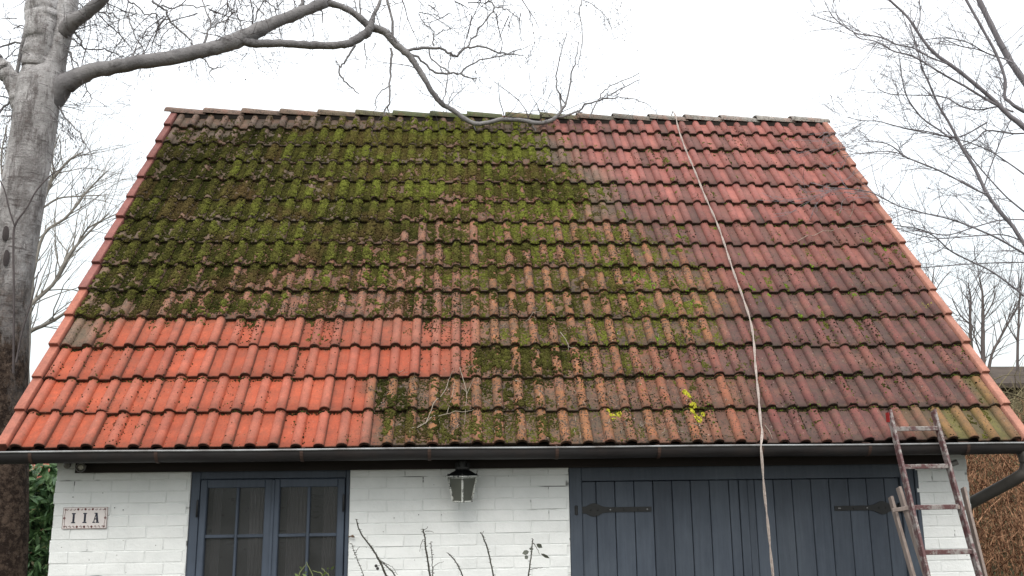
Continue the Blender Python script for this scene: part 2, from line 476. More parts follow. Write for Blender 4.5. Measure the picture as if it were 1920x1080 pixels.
# weathering table: for each course (1 = eave) breakpoints (photo column, kind, moss cover)
Lr = [-2, 31, 66, 98, 126.4, 152.5, 177, 200.3, 222.4, 240.4, 260.7, 277.5, 294.6, 310, 324]
Rr = [1921, 1885, 1844, 1809.8, 1777.4, 1745.4, 1716.9, 1691.8, 1663.7, 1645, 1622, 1600, 1581, 1561.8, 1546]
TONE = {  # flat rgb, roll rgb, dirt
 'O': ((.40, .083, .037), (.345, .100, .062), .30),
 'o': ((.33, .092, .050), (.29, .108, .072), .5),
 'R': ((.37, .128, .105), (.29, .098, .083), .30),
 'r': ((.26, .092, .072), (.21, .070, .058), .42),
 'P': ((.135, .060, .053), (.170, .053, .045), .62),
 'B': ((.170, .090, .048), (.300, .118, .046), 1.1),
 'b': ((.21, .088, .050), (.29, .096, .046), .8),
 'G': ((.165, .118, .080), (.19, .125, .09), .7),
 'Y': ((.15, .135, .038), (.25, .135, .045), .55),
 'V': ((.285, .110, .066), (.31, .124, .074), 1.05)}
ROWS = {
 1: [(0,'O',0),(590,'O',.0),(650,'o',.25),(690,'B',.62),(1000,'B',.52),(1060,'B',.36),(1180,'B',.28),(1300,'b',.1),(1420,'P',.05),(1650,'P',.05),(1720,'Y',.08),(1925,'Y',.08)],
 2: [(0,'O',0),(635,'O',0),(665,'B',.52),(870,'B',.58),(960,'B',.45),(1060,'B',.28),(1200,'b',.12),(1330,'b',.08),(1440,'P',.04),(1780,'P',.04),(1820,'Y',.1),(1925,'Y',.1)],
 3: [(0,'O',0),(760,'O',0),(845,'o',.04),(880,'B',.66),(1010,'B',.6),(1060,'B',.32),(1200,'b',.15),(1330,'P',.05),(1690,'P',.04),(1790,'P',.05),(1925,'Y',.06)],
 4: [(0,'G',.0),(150,'G',.3),(190,'o',.55),(235,'O',.12),(500,'O',.10),(850,'o',.14),(880,'B',.45),(1160,'B',.55),(1290,'B',.35),(1350,'P',.08),(1925,'P',.04)],
 5: [(0,'G',0),(165,'G',.75),(330,'V',.72),(520,'V',.5),(800,'V',.5),(870,'B',.5),(1200,'B',.6),(1290,'B',.35),(1360,'P',.08),(1925,'P',.03)],
 6: [(0,'G',0),(185,'G',.8),(420,'V',.82),(560,'V',.68),(800,'V',.6),(900,'B',.6),(1230,'B',.6),(1280,'B',.3),(1340,'r',.08),(1560,'P',.05),(1925,'P',.03)],
 7: [(0,'G',0),(210,'G',.85),(500,'V',.84),(700,'V',.74),(900,'V',.68),(1080,'B',.62),(1200,'B',.5),(1270,'P',.2),(1330,'r',.06),(1925,'r',.05)],
 8: [(0,'G',0),(235,'G',.85),(600,'G',.82),(820,'V',.70),(1070,'B',.62),(1120,'B',.4),(1200,'P',.3),(1270,'P',.1),(1320,'r',.05),(1925,'r',.05)],
 9: [(0,'G',0),(255,'G',.85),(640,'G',.84),(900,'V',.70),(1070,'B',.66),(1110,'G',.4),(1170,'P',.2),(1230,'r',.08),(1400,'R',.04),(1925,'r',.03)],
 10:[(0,'G',0),(272,'G',.8),(640,'G',.86),(900,'V',.74),(1060,'B',.72),(1100,'G',.3),(1160,'P',.12),(1220,'R',.04),(1925,'R',.03)],
 11:[(0,'G',0),(290,'G',.75),(560,'G',.82),(960,'V',.78),(1050,'B',.66),(1080,'G',.18),(1140,'R',.06),(1925,'R',.03)],
 12:[(0,'G',0),(305,'G',.6),(560,'G',.8),(960,'G',.82),(1000,'G',.5),(1050,'G',.35),(1080,'R',.06),(1925,'R',.02)],
 13:[(0,'G',0),(330,'G',.3),(440,'G',.55),(620,'G',.85),(980,'G',.85),(1010,'G',.3),(1060,'R',.1),(1925,'R',.02)],
 14:[(0,'G',.0),(480,'G',.1),(600,'G',.35),(760,'G',.55),(980,'G',.45),(1030,'R',.15),(1060,'R',.02),(1925,'R',.0)]}
S0, EX = .295, .317             # foot of the second course; exposed length
def footS(k): return -.014 if k == 1 else S0 + EX*(k-2)
NXG = 460
TAB = np.zeros((16, NXG, 8))    # [row][x] -> flat rgb, roll rgb, dirt, moss
for k in range(1, 15):
    la, ra = (Lr[k-1]+Lr[k])/2, (Rr[k-1]+Rr[k])/2
    us = [a for a, _, _ in ROWS[k]]
    vals = np.array([[*TONE[c][0], *TONE[c][1], TONE[c][2], mo] for _, c, mo in ROWS[k]])
    ug = la + (ra-la)*np.linspace(0, 1, NXG)
    for j in range(8): TAB[k, :, j] = np.interp(ug, us, vals[:, j])
TAB[0] = TAB[1]; TAB[15] = TAB[14]
def weather(x, k, f):
    """x along the eave, course k, f = 0 foot .. 1 head; blends neighbouring courses a little"""
    wob = (fbm(x*3.1, k+f*.7, 2)-.5)*.28 + (fbm(x*19, k*3+f*3.1, 2)-.5)*.10
    xi = np.clip((x+.11+wob)/6.95*(NXG-1), 0, NXG-1).astype(int)
    base = TAB[k, xi]
    up = TAB[min(k+1, 15), xi]; dn = TAB[max(k-1, 0), xi]
    sh = k in (1, 2, 3)         # the brushed clean courses keep their edge
    wu = np.clip(f-.55, 0, .5)[..., None]*(.0 if sh else .8); wd = np.clip(.35-f, 0, .35)[..., None]*(.0 if k in (4, 5) or sh else .8)
    return base*(1-wu-wd) + up*wu + dn*wd

def prof(xl):                   # height of the double-roll profile, xl from the first roll's crest
    h = np.zeros_like(xl)
    for c in (0.0, .15):
        d = np.abs(xl-c)/.037
        h = np.maximum(h, np.where(d < 1, .034*np.sqrt(np.clip(1-d**2.0, 0, 1))*1.0, 0))
    return h
xr = []
for c in (0.0, .15):
    xr += [c+.0385*t for t in (-1.0, -.92, -.72, -.42, 0, .42, .72, .92, 1.0)]
xr = sorted([-.117, -.075] + xr + [.075])
XPROF = np.array(xr)
def make_tile(k, j, name='roof_tile', vl=None, vr=None):
    xp = XPROF.copy()
    if j == 0: xp = np.concatenate([[-.050, -.0395], xp[xp > -.0395]])
    hp = prof(xp)
    hp[-1] = max(hp[-1], .003)
    hp[0] = -.001
    # one dropped side edge so the seam reads as a step
    xp = np.concatenate([xp, [xp[-1]+.001]]); hp = np.concatenate([hp, [-.006]])
    s0 = footS(k); L = .40 if k < 14 else RIDGE_S-.035-s0
    rr = random.Random(k*100+j)
    ds, dh, dr, tl = rr.gauss(0, .0035), rr.uniform(0, .006), rr.gauss(0, .012), rr.uniform(-.003, .003)
    rings = [(0.0, -.028), (.0, -.005), (.006, 0), (.10, 0), (.2, 0), (.30, 0), (L, 0)] if k < 14 else [(0.0, -.028), (.0, -.005), (.006, 0), (.1, 0), (.2, 0), (L, 0)]
    ds += .006*math.sin(j*.55+k*1.7)+.004*math.sin(j*1.3+k)
    lift = .031
    V = []; T = []
    tint = 1+rr.uniform(-.14, .14); tg = rr.uniform(-.03, .03)
    rfl, rr2, rr1 = rr.uniform(.35, .85), rr.uniform(.1, .6), rr.uniform(0, .25)
    x0 = .3*j
    for ri, (sl, dz) in enumerate(rings):
        f = np.full(len(xp), min(sl/EX, 1.0))
        wv = weather(x0+xp, k, f)
        roll = np.clip(hp/.03, 0, 1)[:, None]
        c = wv[:, 0:3]*(1-roll) + wv[:, 3:6]*roll
        dirt = wv[:, 6].copy()
        # in the cleaned courses every second roll keeps a grey film
        if k <= 4:
            gz = np.exp(-((xp-.155)/.03)**2)[:, None]*.55*(wv[:, 6] < .3)[:, None]
            c = c*(1-gz) + np.array([.27, .17, .14])*gz
        # the flat across the seam and the second roll collect more grime where the roof was not cleaned
        wt = np.clip((wv[:, 0] > .12)*(1-wv[:, 7]*1.6), 0, 1)[:, None]*(1.0 if k > 4 or x0 > 3.6 else 0.0)
        lf = ((xp < -.036)*rfl + (np.abs(xp-.15) < .04)*rr2 + (np.abs(xp) < .04)*rr1)[:, None]
        c = c*(1-wt*lf) + np.array([.085, .052, .046])*wt*lf
        c = c*tint*np.array([1, 1+tg, 1+tg])
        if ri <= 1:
            c = c*.16 + np.array([.006, .004, .003]); dirt = np.clip(dirt+.3, 0, 1)  # front lip: shadow line under the course painted into the colour, plus dirt
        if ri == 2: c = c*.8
        mo_ = np.clip(wv[:, 7], 0, 1)[:, None]*.45
        c = c*(1-mo_)+np.array([.075, .062, .030])*mo_
        # seam lines and the strips beside the verge flanges coloured dark
        sm = np.exp(-((xp-.186)/.006)**2)[:, None]*.75
        c = c*(1-sm) + np.array([.05, .03, .022])*sm
        if j == 0: sm = (xp < -.036)[:, None]*.85; c = c*(1-sm) + np.array([.03, .018, .014])*sm
        if j == 22: sm = (xp > .180)[:, None]*.6; c = c*(1-sm) + np.array([.03, .018, .014])*sm
        if j != 0:
            sm = (np.exp(-((xp+.112)/.006)**2)*.6)[:, None]; c = c*(1-sm) + np.array([.05, .03, .022])*sm
        # flats beside a roll are darker, more so at high dirt values
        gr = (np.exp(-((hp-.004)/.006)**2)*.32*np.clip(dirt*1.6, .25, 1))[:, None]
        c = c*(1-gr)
        for a in range(len(xp)):
            h = hp[a] + lift*(1-sl/EX) + dz + dh + tl*(xp[a]/.15)
            if ri == 0: h = max(h, hp[a]+.0035 + dh)
            q = RP(x0+xp[a], s0+sl+ds+dr*(xp[a])*.5, h)
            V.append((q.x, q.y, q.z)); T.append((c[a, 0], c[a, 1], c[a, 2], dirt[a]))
    n = len(xp); F = []
    for r in range(len(rings)-1):
        for a in range(n-1):
            i = r*n+a; F.append((i, i+1, i+n+1, i+n))
    if vl is not None or vr is not None:
        # verge flange: a flat-topped cap that turns down over the edge of the roof
        xa, xb = ((-.115, -.048) if vl is not None else (.195, .252))
        up = .040
        base = len(V)
        prf = [(xa, -.07), (xa, up-.006), (xa+.006, up), (xb-.004, up), (xb, up-.005), (xb, -.004)]
        cap = np.array([.38, .135, .092]) if k <= 5 else np.array([.27, .105, .09])
        if vr is not None: cap = np.array([.40, .185, .135])
        cap = cap*(1+rr.uniform(-.08, .08))
        rg = [(.0, -.004), (.007, 0), (.15, 0), (EX+.02 if k < 14 else L, 0)]
        for (sl, dz) in rg:
            for (px, ph) in prf:
                q = RP(x0+px, s0+sl+ds-.004, ph+(lift*(1-sl/EX) + dz + dh))
                V.append((q.x, q.y, q.z))
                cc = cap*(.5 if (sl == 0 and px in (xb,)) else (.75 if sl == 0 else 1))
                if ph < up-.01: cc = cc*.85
                T.append((*cc, .12 if vr is None else .05))
        m_ = len(prf)
        for r in range(len(rg)-1):
            for a in range(m_-1):
                i = base+r*m_+a; F.append((i, i+1, i+m_+1, i+m_))
        F.append(tuple(base+a for a in range(m_))[::-1])
    return V, F, T
top = ([], [], [])
for k in range(1, 15):
    for j in range(23):
        vl = 1 if j == 0 else None; vr = 1 if j == 22 else None
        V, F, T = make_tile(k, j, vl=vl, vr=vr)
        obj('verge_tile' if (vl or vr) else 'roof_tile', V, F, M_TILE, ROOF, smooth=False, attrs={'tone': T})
for o in list(ROOF.children):
    if o.name.startswith(('roof_tile', 'verge_tile')):
        me = o.data; me.polygons.foreach_set('use_smooth', [True]*len(me.polygons))
        me.set_sharp_from_angle(angle=math.radians(50))

# ridge tiles
def ridge_tone(x):
    t = x/6.85
    a = np.interp(t, [0, .18, .3, .45, .52, .6, .8, 1], range(8))
    cs = np.array([(.30, .20, .16), (.28, .20, .14), (.13, .16, .06), (.12, .15, .05), (.20, .21, .09), (.24, .22, .18), (.36, .34, .31), (.44, .42, .38)])
    i = int(min(a, 6)); f = a-i
    return cs[i]*(1-f)+cs[i+1]*f
NR = 18; RL = 7.03/NR
for i in range(NR):
    x0 = -.175 + i*RL; V = []; T = []; F = []
    rr = random.Random(i+50); n = 13
    if i == 9: x0 += .02
    L_ = RL+.03 if i != 8 else RL-.012
    for (a, rad) in ((0, .135), (0, .148), (.012, .152), (.2, .143), (L_, .134)):
        for q in range(n):
            an = math.pi*(q/(n-1))*1.0
            y = -rad*math.cos(an)*.86; z = rad*math.sin(an)*.62-.018
            dz = .012*(1-a/RL)+rr.uniform(-.0, .0)
            V.append((x0+a, YR+y, ZR - .055 + z + dz))
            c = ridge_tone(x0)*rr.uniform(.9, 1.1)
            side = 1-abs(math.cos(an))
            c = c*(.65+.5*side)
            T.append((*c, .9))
    for r in range(4):
        for q in range(n-1):
            b0 = r*n+q; F.append((b0, b0+n, b0+n+1, b0+1))
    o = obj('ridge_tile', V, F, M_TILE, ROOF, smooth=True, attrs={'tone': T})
    o.rotation_euler = (rr.uniform(-.02, .02), .020+rr.uniform(-.006, .006), rr.uniform(-.01, .01))
# dark mortar bed below the ridge tiles
m = MB()
m.box(-.1, 6.8, YR-.11, YR+.11, ZR-.16, ZR-.075)
m.build('ridge_bed', simple('ridge_mortar', (.035, .03, .026), .95, .1, .4, 20, 0, .004), ROOF)
# soffit boards, eaves beam
m = MB(); m.box(XA+.01, 6.79, -.012, YF-.003, 1.892, 1.905); m.build('soffit', M_SOFFIT, house)
m = MB(); m.box(.270, 6.40, YF-.055, YF-.004, 1.797, 1.889, .004); m.build('eaves_beam', M_BEAM, house)
m = MB(); m.box(XA+.01, 6.79, -.035, -.013, 1.875, 1.932); m.build('fascia_board', M_BEAM, house)

# ---------------- gutter and downpipe
GX0, GX1 = -.55, 6.86
def gz(x): return 1.932 - .004*(x/6.8)
gutter = None
def gutter_mesh():
    m = MB(); R = .066; n = 12; yc = -.078
    prf = []
    for q in range(n+1):
        a = math.pi + math.pi*q/n
        prf.append((yc+R*math.cos(a), R*1.08*math.sin(a)))
    inner = [(yc+(y-yc)*.95, z*.95) for y, z in prf][::-1]
    full = prf + inner; K = len(full)
    xsn = np.linspace(GX0, GX1, 60)
    for x in xsn:
        w_ = .0015*math.sin(x*3.1)+.001*math.sin(x*7.7)
        for y, z in full: m.v.append((x, y, gz(x)+z+w_))
    for i in range(len(xsn)-1):
        for q in range(K):
            a = i*K+q; b0 = i*K+(q+1) % K; m.f.append((a, b0, b0+K, a+K))
    m.f.append(tuple(range(K))); m.f.append(tuple((len(xsn)-1)*K+q for q in range(K))[::-1])
    # end stop on the right
    e = [(GX1, y, gz(GX1)+z) for y, z in prf]
    m.add(e, [tuple(range(len(e)))])
    return m
gutter = gutter_mesh().build('gutter', M_GUT, house, smooth=True)
gutter.data.set_sharp_from_angle(angle=math.radians(40))
m = MB(); pts = [(x, -.147, gz(x)+.003+.0015*math.sin(x*3.1)) for x in np.linspace(GX0, GX1, 60)]
m.tube(pts, .0062, 8); m.build('rim', M_RIM, gutter, smooth=True)
for u in (56, 292, 565, 805, 1045, 1237, 1430, 1633, 1818):
    x = at(u, 855, -.14).x; m = MB(); R = .070; yc = -.078
    for xx in (x-.011, x+.011):
        for q in range(13):
            a = math.pi+math.pi*q/12; m.v.append((xx, yc+R*math.cos(a), gz(x)+R*1.08*math.sin(a)))
    for q in range(12): m.f.append((q, q+1, q+14, q+13))
    m.tube([(x, -.147, gz(x)+.008), (x, -.12, gz(x)+.012), (x, -.03, gz(x)+.016)], .005, 5)
    m.build('bracket', simple('rusty_bracket', (.075, .045, .035), .7, .3, .4, 30) if u == 56 else bpy.data.materials['rusty_bracket'], gutter)
m = MB()
pp = [Vector((6.775, -.078, 1.87)), Vector((6.775, -.078, 1.79)), Vector((6.765, -.065, 1.74)), Vector((6.73, -.01, 1.69)), Vector((6.64, .30, 1.545)), Vector((6.615, .42, 1.49)), Vector((6.612, .50, 1.42)), Vector((6.612, .52, 1.3)), Vector((6.612, .52, .06))]
pp = [Vector(a) for a in spline([tuple(q) for q in pp], 4)]
m.tube(pp, .040, 14)
M_PIPE = simple('downpipe_zinc', (.085, .078, .07), .6, .45, .45, 5, .3, .001)
dp = m.build('downpipe', M_PIPE, house, smooth=True)
dp.data.set_sharp_from_angle(angle=math.radians(60))
m = MB(); m.lathe((6.775, -.078, 1.80), [(.045, 0), (.047, .01), (.047, .04), (.06, .075)], 16); m.build('outlet', M_PIPE, dp, smooth=True)

# ---------------- glazed double door in the left half
def Xw(u, v=950): return at(u, v, YF).x
def Zw(v, u=500): return at(u, v, YF).z
win = MB(); y0, y1 = YF+.015, YF+.10
zt = 1.845; zb = .70
win.box(1.032, Xw(372), y0, y1, zb, zt, .004); win.box(Xw(647), 2.118, y0, y1, zb, zt, .004)
win.box(Xw(372), Xw(647), y0, y1, 1.745, zt, .004)
WIN = win.build('glazed_window', M_FRAME, house)
panes_mat = None
bg_ = NB('window_glass', .06, .5); bg_.b.inputs['Base Color'].default_value = (.9, .95, .95, 1)
tr = bg_.n('ShaderNodeBsdfTransparent'); tr.inputs[0].default_value = (.66, .66, .67, 1)
gl = bg_.n('ShaderNodeBsdfGlossy'); gl.inputs['Roughness'].default_value = .12; gl.inputs[0].default_value = (.8, .85, .9, 1)
fr = bg_.n('ShaderNodeFresnel'); fr.inputs[0].default_value = 1.62
mx = bg_.n('ShaderNodeMixShader'); bg_.l(fr.outputs[0], mx.inputs[0]); bg_.l(tr.outputs[0], mx.inputs[1]); bg_.l(gl.outputs[0], mx.inputs[2])
df = bg_.n('ShaderNodeBsdfDiffuse'); df.inputs[0].default_value = (.42, .43, .45, 1); mx2 = bg_.n('ShaderNodeMixShader')
dn = bg_.ramp(bg_.noise(2.5, 5, .6), [(.3, .03), (.75, .10)]); bg_.l(dn, mx2.inputs[0]); bg_.l(mx.outputs[0], mx2.inputs[1]); bg_.l(df.outputs[0], mx2.inputs[2])
bg_.l(mx2.outputs[0], bg_.t.nodes['Material Output'].inputs[0])
M_GLASS = bg_.m
zmid = Zw(1005); zpt = Zw(914)
for (a, b0, c, d, e, f) in ((373, 386, 441, 446, 495, 510.5), (511.5, 523, 575, 580.5, 632, 646)):
    m = MB(); A, B, C, D, E_, F_ = [Xw(q) for q in (a, b0, c, d, e, f)]
    yy0, yy1 = YF+.005, YF+.055
    m.box(A+.002, B, yy0, yy1, zb+.02, 1.743, .005); m.box(E_, F_-.002, yy0, yy1, zb+.02, 1.743, .005)
    m.box(B, E_, yy0+.001, yy1, zpt, 1.7425, .005); m.box(B, E_, yy0+.001, yy1, zb+.02, zb+.11, .005)
    m.build('sash', M_FRAME, WIN)
    m = MB(); m.box(C, D, yy0+.008, yy1-.01, zb+.11, zpt, .004); m.build('glazing_bar', M_FRAME, WIN)
    m = MB(); m.box(B, C-.001, yy0+.010, yy1-.012, zmid-.011, zmid+.011, .004); m.box(D+.001, E_, yy0+.010, yy1-.012, zmid-.011, zmid+.011, .004)
    m.build('glazing_bar', M_FRAME, WIN)
    for (xa, xb) in ((B, C), (D, E_)):
        for (za, zb_) in ((zb+.11, zmid-.011), (zmid+.011, zpt)):
            m = MB(); m.box(xa, xb, YF+.036, YF+.040, za, zb_); m.build('pane', M_GLASS, WIN)
for u, v in ((370, 952), (644, 945)):
    m = MB(); x = Xw(u); m.lathe((x, YF-.002, Zw(v)-.058), [(.004, 0), (.0075, .006), (.0075, .110), (.004, .118)], 8)
    m.build('hinge', M_IRON, WIN, smooth=True)
# astragal strip where the two sashes meet
m = MB(); x = Xw(511); m.box(x-.010, x+.010, YF-.004, YF+.004, zb+.03, 1.735, .003); m.build('cover_strip', M_FRAME, WIN)
m = MB(); m.box(1.02, 2.13, YF-.045, YF+.10, .655, .699, .004); m.build('sill', M_FRAME, WIN)
# curtains
M_CURT = simple('grey_net_curtain', (.40, .38, .375), .95, .05, .15, 8)
for (ua, ub) in ((455, 492), (528, 568), (384, 400), (598, 630)):
    m = MB(); x0, x1 = Xw(ua), Xw(ub); n = 26
    for z in (.72, 1.73):
        for i in range(n): m.v.append((x0+(x1-x0)*i/(n-1), YF+.20+.014*math.sin(i*1.35), z))
    m.f = [(i, i+1, i+n+1, i+n) for i in range(n-1)]
    o = m.build('curtain', M_CURT, None, smooth=True)
    tag(o, {455: 'grey net curtain bunched behind the right panes of the left window sash', 528: 'grey net curtain bunched behind the left panes of the right window sash',
            384: 'narrow grey curtain edge at the far left of the window', 598: 'grey curtain edge at the far right of the window'}[ua], 'curtain', 'curtains behind the window panes')

# ---------------- garage door
gd = MB(); xj0, xj1 = 3.655, 6.173
zh = Zw(900, 1300)
gd.box(xj0, Xw(1090.5, 900), YF+.01, YF+.10, 0.02, 1.845, .004); gd.box(Xw(1694, 950), xj1, YF+.01, YF+.10, 0.02, 1.845, .004)
gd.box(Xw(1090.5, 900), Xw(1694, 950), YF+.01, YF+.10, zh, 1.845, .004)
GD = gd.build('garage_door', M_DOOR, house)
seams = [1090.5, 1118, 1153.5, 1189.5, 1225, 1261, 1296, 1331.5, 1368]
seams2 = [1416, 1452, 1487, 1522.5, 1557, 1593, 1627, 1661, 1694]
for sl in (seams, seams2):
    xx = [at(u, 900, YF).x if u < 1680 else Xw(1694, 950) for u in sl]
    for a, b0 in zip(xx[:-1], xx[1:]):
        m = MB(); dy = random.uniform(0, .0012); m.box(a+.0022, b0-.0022, YF+.030+dy, YF+.055, .04, zh-.004, .0035); m.build('plank', M_DOOR, GD)
xa, xb = at(1368, 900, YF).x, at(1416, 900, YF).x
xm = at(1386, 900, YF).x; xn = at(1402, 900, YF).x
for a, b0, pr in ((xa, xm, .028), (xm, xn, .018), (xn, xb, .028)):
    m = MB(); m.box(a+.0015, b0-.0015, YF+pr, YF+.055, .04, zh-.004, .003); m.build('cover_strip', M_DOOR, GD)
m = MB(); m.box(xj0+.09, xj1-.09, YF+.0552, YF+.075, .04, zh-.004); m.build('backing', M_BEAM, GD)
def strap(xh, xe, z):
    sg = 1 if xe > xh else -1; m = MB(); ya = YF+.0295; n = 28
    th = .006; tops = []; L = abs(xe-xh)
    for i in range(n+1):
        t = i/n; d = t*L
        hw = .0165
        bulge = math.exp(-((d-.125)/.05)**2)*.030
        if d < .055: hw = .014+.010*math.exp(-((d-.03)/.02)**2)
        hw += bulge
        if t > .99: hw = .016
        tops.append((xh+sg*d, hw))
    for x, hw in tops:
        m.v += [(x, ya-th, z-hw), (x, ya-th, z+hw), (x, ya, z-hw-.001), (x, ya, z+hw+.001)]
    for i in range(n):
        a = i*4; b0 = a+4
        m.f += [(a, b0, b0+1, a+1), (a+1, b0+1, b0+3, a+3), (a, a+2, b0+2, b0)]
    m.f += [(0, 1, 3, 2), (n*4, n*4+2, n*4+3, n*4+1)]
    m.lathe((xh-sg*.004, ya-.012, z-.034), [(.008, 0), (.014, .004), (.014, .064), (.008, .068)], 10)
    h = m.build('strap_hinge', M_IRON, GD)
    for d in (.10, .15, .24, .34, .44, L-.03):
        if d < L:
            b_ = MB(); b_.lathe((xh+sg*d, ya-th-.004, z), [(.002, 0), (.0055, .001), (.0062, .004)], 8, 'y'); b_.build('bolt', M_RIM if d > L-.04 or d == .24 else M_IRON, GD, smooth=True)
strap(Xw(1082, 957), Xw(1223, 957), Zw(956, 1150))
strap(Xw(1690, 955), Xw(1568, 955), Zw(953, 1600))
m = MB(); m.box(6.174, 6.2, YF-.002, YF+.02, .02, 1.845, .003); m.build('door_stop', M_DOOR, GD)

# ------------------------------------------------------------------ moss growing on the roof
def dome_mesh(P, N_, rad, hgt, colr, name, label, nseg=6):
    """many low domes joined in one mesh. P centres, N_ = surface up, rad, hgt, colr arrays"""
    n = len(P); rng = RNG
    xax = np.tile([1.0, 0, 0], (n, 1)); yax = np.cross(N_, xax)
    V = np.zeros((n, nseg*2+1, 3)); ph = rng.random(n)*6.28
    for k in range(nseg):
        a = ph + 2*math.pi*k/nseg
        jit = 1+rng.uniform(-.28, .28, n)
        dx = (np.cos(a)*rad*jit)[:, None]*xax + (np.sin(a)*rad*jit*1.05)[:, None]*yax
        V[:, k] = P + dx - N_*.002
        V[:, nseg+k] = P + dx*.62 + N_*(hgt*rng.uniform(.55, 1.0, n))[:, None]
    V[:, -1] = P + N_*(hgt*rng.uniform(.9, 1.3, n))[:, None]
    f = []
    for k in range(nseg):
        k2 = (k+1) % nseg
        f.append((k, k2, nseg+k2)); f.append((k, nseg+k2, nseg+k)); f.append((nseg+k, nseg+k2, 2*nseg))
    f = np.array(f); F = (f[None]+np.arange(n)[:, None, None]*(2*nseg+1)).reshape(-1, 3)
    m = 2*nseg+1
    C = np.ones((n, m, 4)); C[:, :, :3] = colr[:, None]
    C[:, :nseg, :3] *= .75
    V = V.reshape(-1, 3); C = C.reshape(-1, 4)
    me = bpy.data.meshes.new(name); me.vertices.add(len(V)); me.vertices.foreach_set('co', V.ravel())
    me.loops.add(F.size); me.loops.foreach_set('vertex_index', F.ravel().astype(np.int32))
    me.polygons.add(len(F)); me.polygons.foreach_set('loop_start', np.arange(0, F.size, 3, dtype=np.int32))
    me.polygons.foreach_set('use_smooth', np.ones(len(F), dtype=bool))
    a = me.attributes.new('tone', 'FLOAT_COLOR', 'POINT'); a.data.foreach_set('color', C.astype(np.float32).ravel())
    me.materials.append(M_MOSS); me.update(calc_edges=True); me.validate()
    o = bpy.data.objects.new(name, me); COL.objects.link(o)
    return tag(o, label, 'moss', kind='stuff')
def surf(x, s):
    """course number, fraction up the course, height of the tile surface at roof coordinates"""
    k = np.clip(np.floor((s-S0)/EX)+2, 1, 14).astype(int)
    s0 = np.where(k == 1, -.014, S0+EX*(k-2)); f = (s-s0)/EX
    xl = (x % .3); xl = np.where(xl > .225, xl-.3, xl)
    h = prof(xl) + .031*(1-f)
    return k, f, h, prof(xl)/.034
NC = 290000
x = RNG.uniform(-.03, 6.78, NC); s = RNG.uniform(.0, RIDGE_S-.10, NC)
k, f, h, hr = surf(x, s)
mo = np.zeros(NC)
for kk in range(1, 15):
    q = k == kk
    if q.any(): mo[q] = weather(x[q], kk, f[q])[:, 7]
n1 = fbm(x*15, s*11, 2); n2 = fbm(x*44+40, s*34, 2); n3 = fbm(x*1.6+9, s*1.6+3, 2)
cell = vnoise(np.round(x/.15)*7.13+.5, k*3.77+.5)          # varies from roll to roll
tile_r = vnoise(np.floor((x+.114)/.3)*5.31+.5, k*9.17+.5)
pref = np.where(k > 8, np.where(x > 2.6, -.02-.06*(f < .3), .05*(hr > .3)), np.where(x > 2.4, .13-.34*(hr > .25), .02-.12*(hr > .5)))
thr = np.where(mo > .6, .6+(mo-.6)*.75, mo)*1.05 + pref*(mo > .06) + (cell-.5)*.34*np.clip(1.15-mo, .12, 1)*(mo > .05) + (n3-.5)*.25*(mo > .1)
val = .66*n1+.34*n2
nv = (val-.5)*1.75+.5
# bare strips near the foot of the roll noses
nose = (f < .22)*(n2 > .52)*.22
acc = nv < (thr - nose)*.92+.02
acc &= mo > .03
x1, s1, h1, k1, f1, mo1, cell1, hr1, tr1 = [a[acc] for a in (x, s, h, k, f, mo, cell, hr, tile_r)]
n4 = fbm(x1*5+3, s1*4, 3); n5 = fbm(x1*1.1+33, s1*1.3+8, 2); n6 = RNG.random(len(x1))
t = np.clip((x1-.8)/3.0, 0, 1); hi = np.clip((s1-1.5)/2.3, 0, 1)
lump = fbm(x1*26+11, s1*19+4, 2)
crest = np.where((x1 < 2.7) | (k1 > 8), np.where(hr1 > .25, .16, -.24), np.where(hr1 > .25, -.02, .10))
bright = np.clip(.32+.26*t+.46*hi*np.exp(-((x1-2.9)/1.5)**2)+(n4-.5)*.8+(n5-.5)*.7+crest+(lump-.5)*.7, 0, 1)
bright = np.clip(bright - .28*(k1 < 4), 0, 1)
h1 = h1 + np.clip(mo1-.2, 0, .6)*.040*lump*np.where(hr1 > .2, 1.0, .35)
dark = np.array([.030, .032, .009]); mid = np.array([.076, .073, .021]); brt = np.array([.135, .150, .030]); brn = np.array([.095, .058, .030])
c = np.where(bright[:, None] < .5, dark+(mid-dark)*(bright[:, None]*2), mid+(brt-mid)*(bright[:, None]*2-1))
bw = np.clip((fbm(x1*2.3+71, s1*3.1+13, 3)-.53)*6, 0, .75)*np.exp(-((x1-1.5)/1.5)**2)
bw = np.clip(bw*.7 + np.clip((cell1-.74)*5, 0, .6)*(s1 > 1.3)*(fbm(x1*8, s1*5+50, 3)+.3), 0, .8)
c = c*(1-bw[:, None])+brn*bw[:, None]
c *= (.7+.6*n6)[:, None]
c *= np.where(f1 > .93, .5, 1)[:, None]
thick = np.clip((mo1-.2)*1.3, .25, 1)
rad = RNG.uniform(.0065, .0130, len(x1))*(.7+.4*thick); hg = RNG.uniform(.004, .010, len(x1))*(.6+.8*thick)
Nn = np.array([0, -ST, CT]); P = np.stack([x1, s1*CT-(h1)*ST, EAVE+s1*ST+(h1)*CT], -1)
# lean the tufts with the side of the roll
nx = np.zeros(len(x1)); xl = (x1 % .15); xl = np.where(xl > .075, xl-.15, xl)
nx = np.where(np.abs(xl) < .037, xl/.037*.75, 0)
NN = np.tile(Nn, (len(x1), 1)).astype(float); NN[:, 0] += nx; NN /= np.linalg.norm(NN, axis=1)[:, None]
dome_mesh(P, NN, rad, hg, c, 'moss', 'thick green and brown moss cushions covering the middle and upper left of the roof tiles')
print('moss tufts', len(x1))

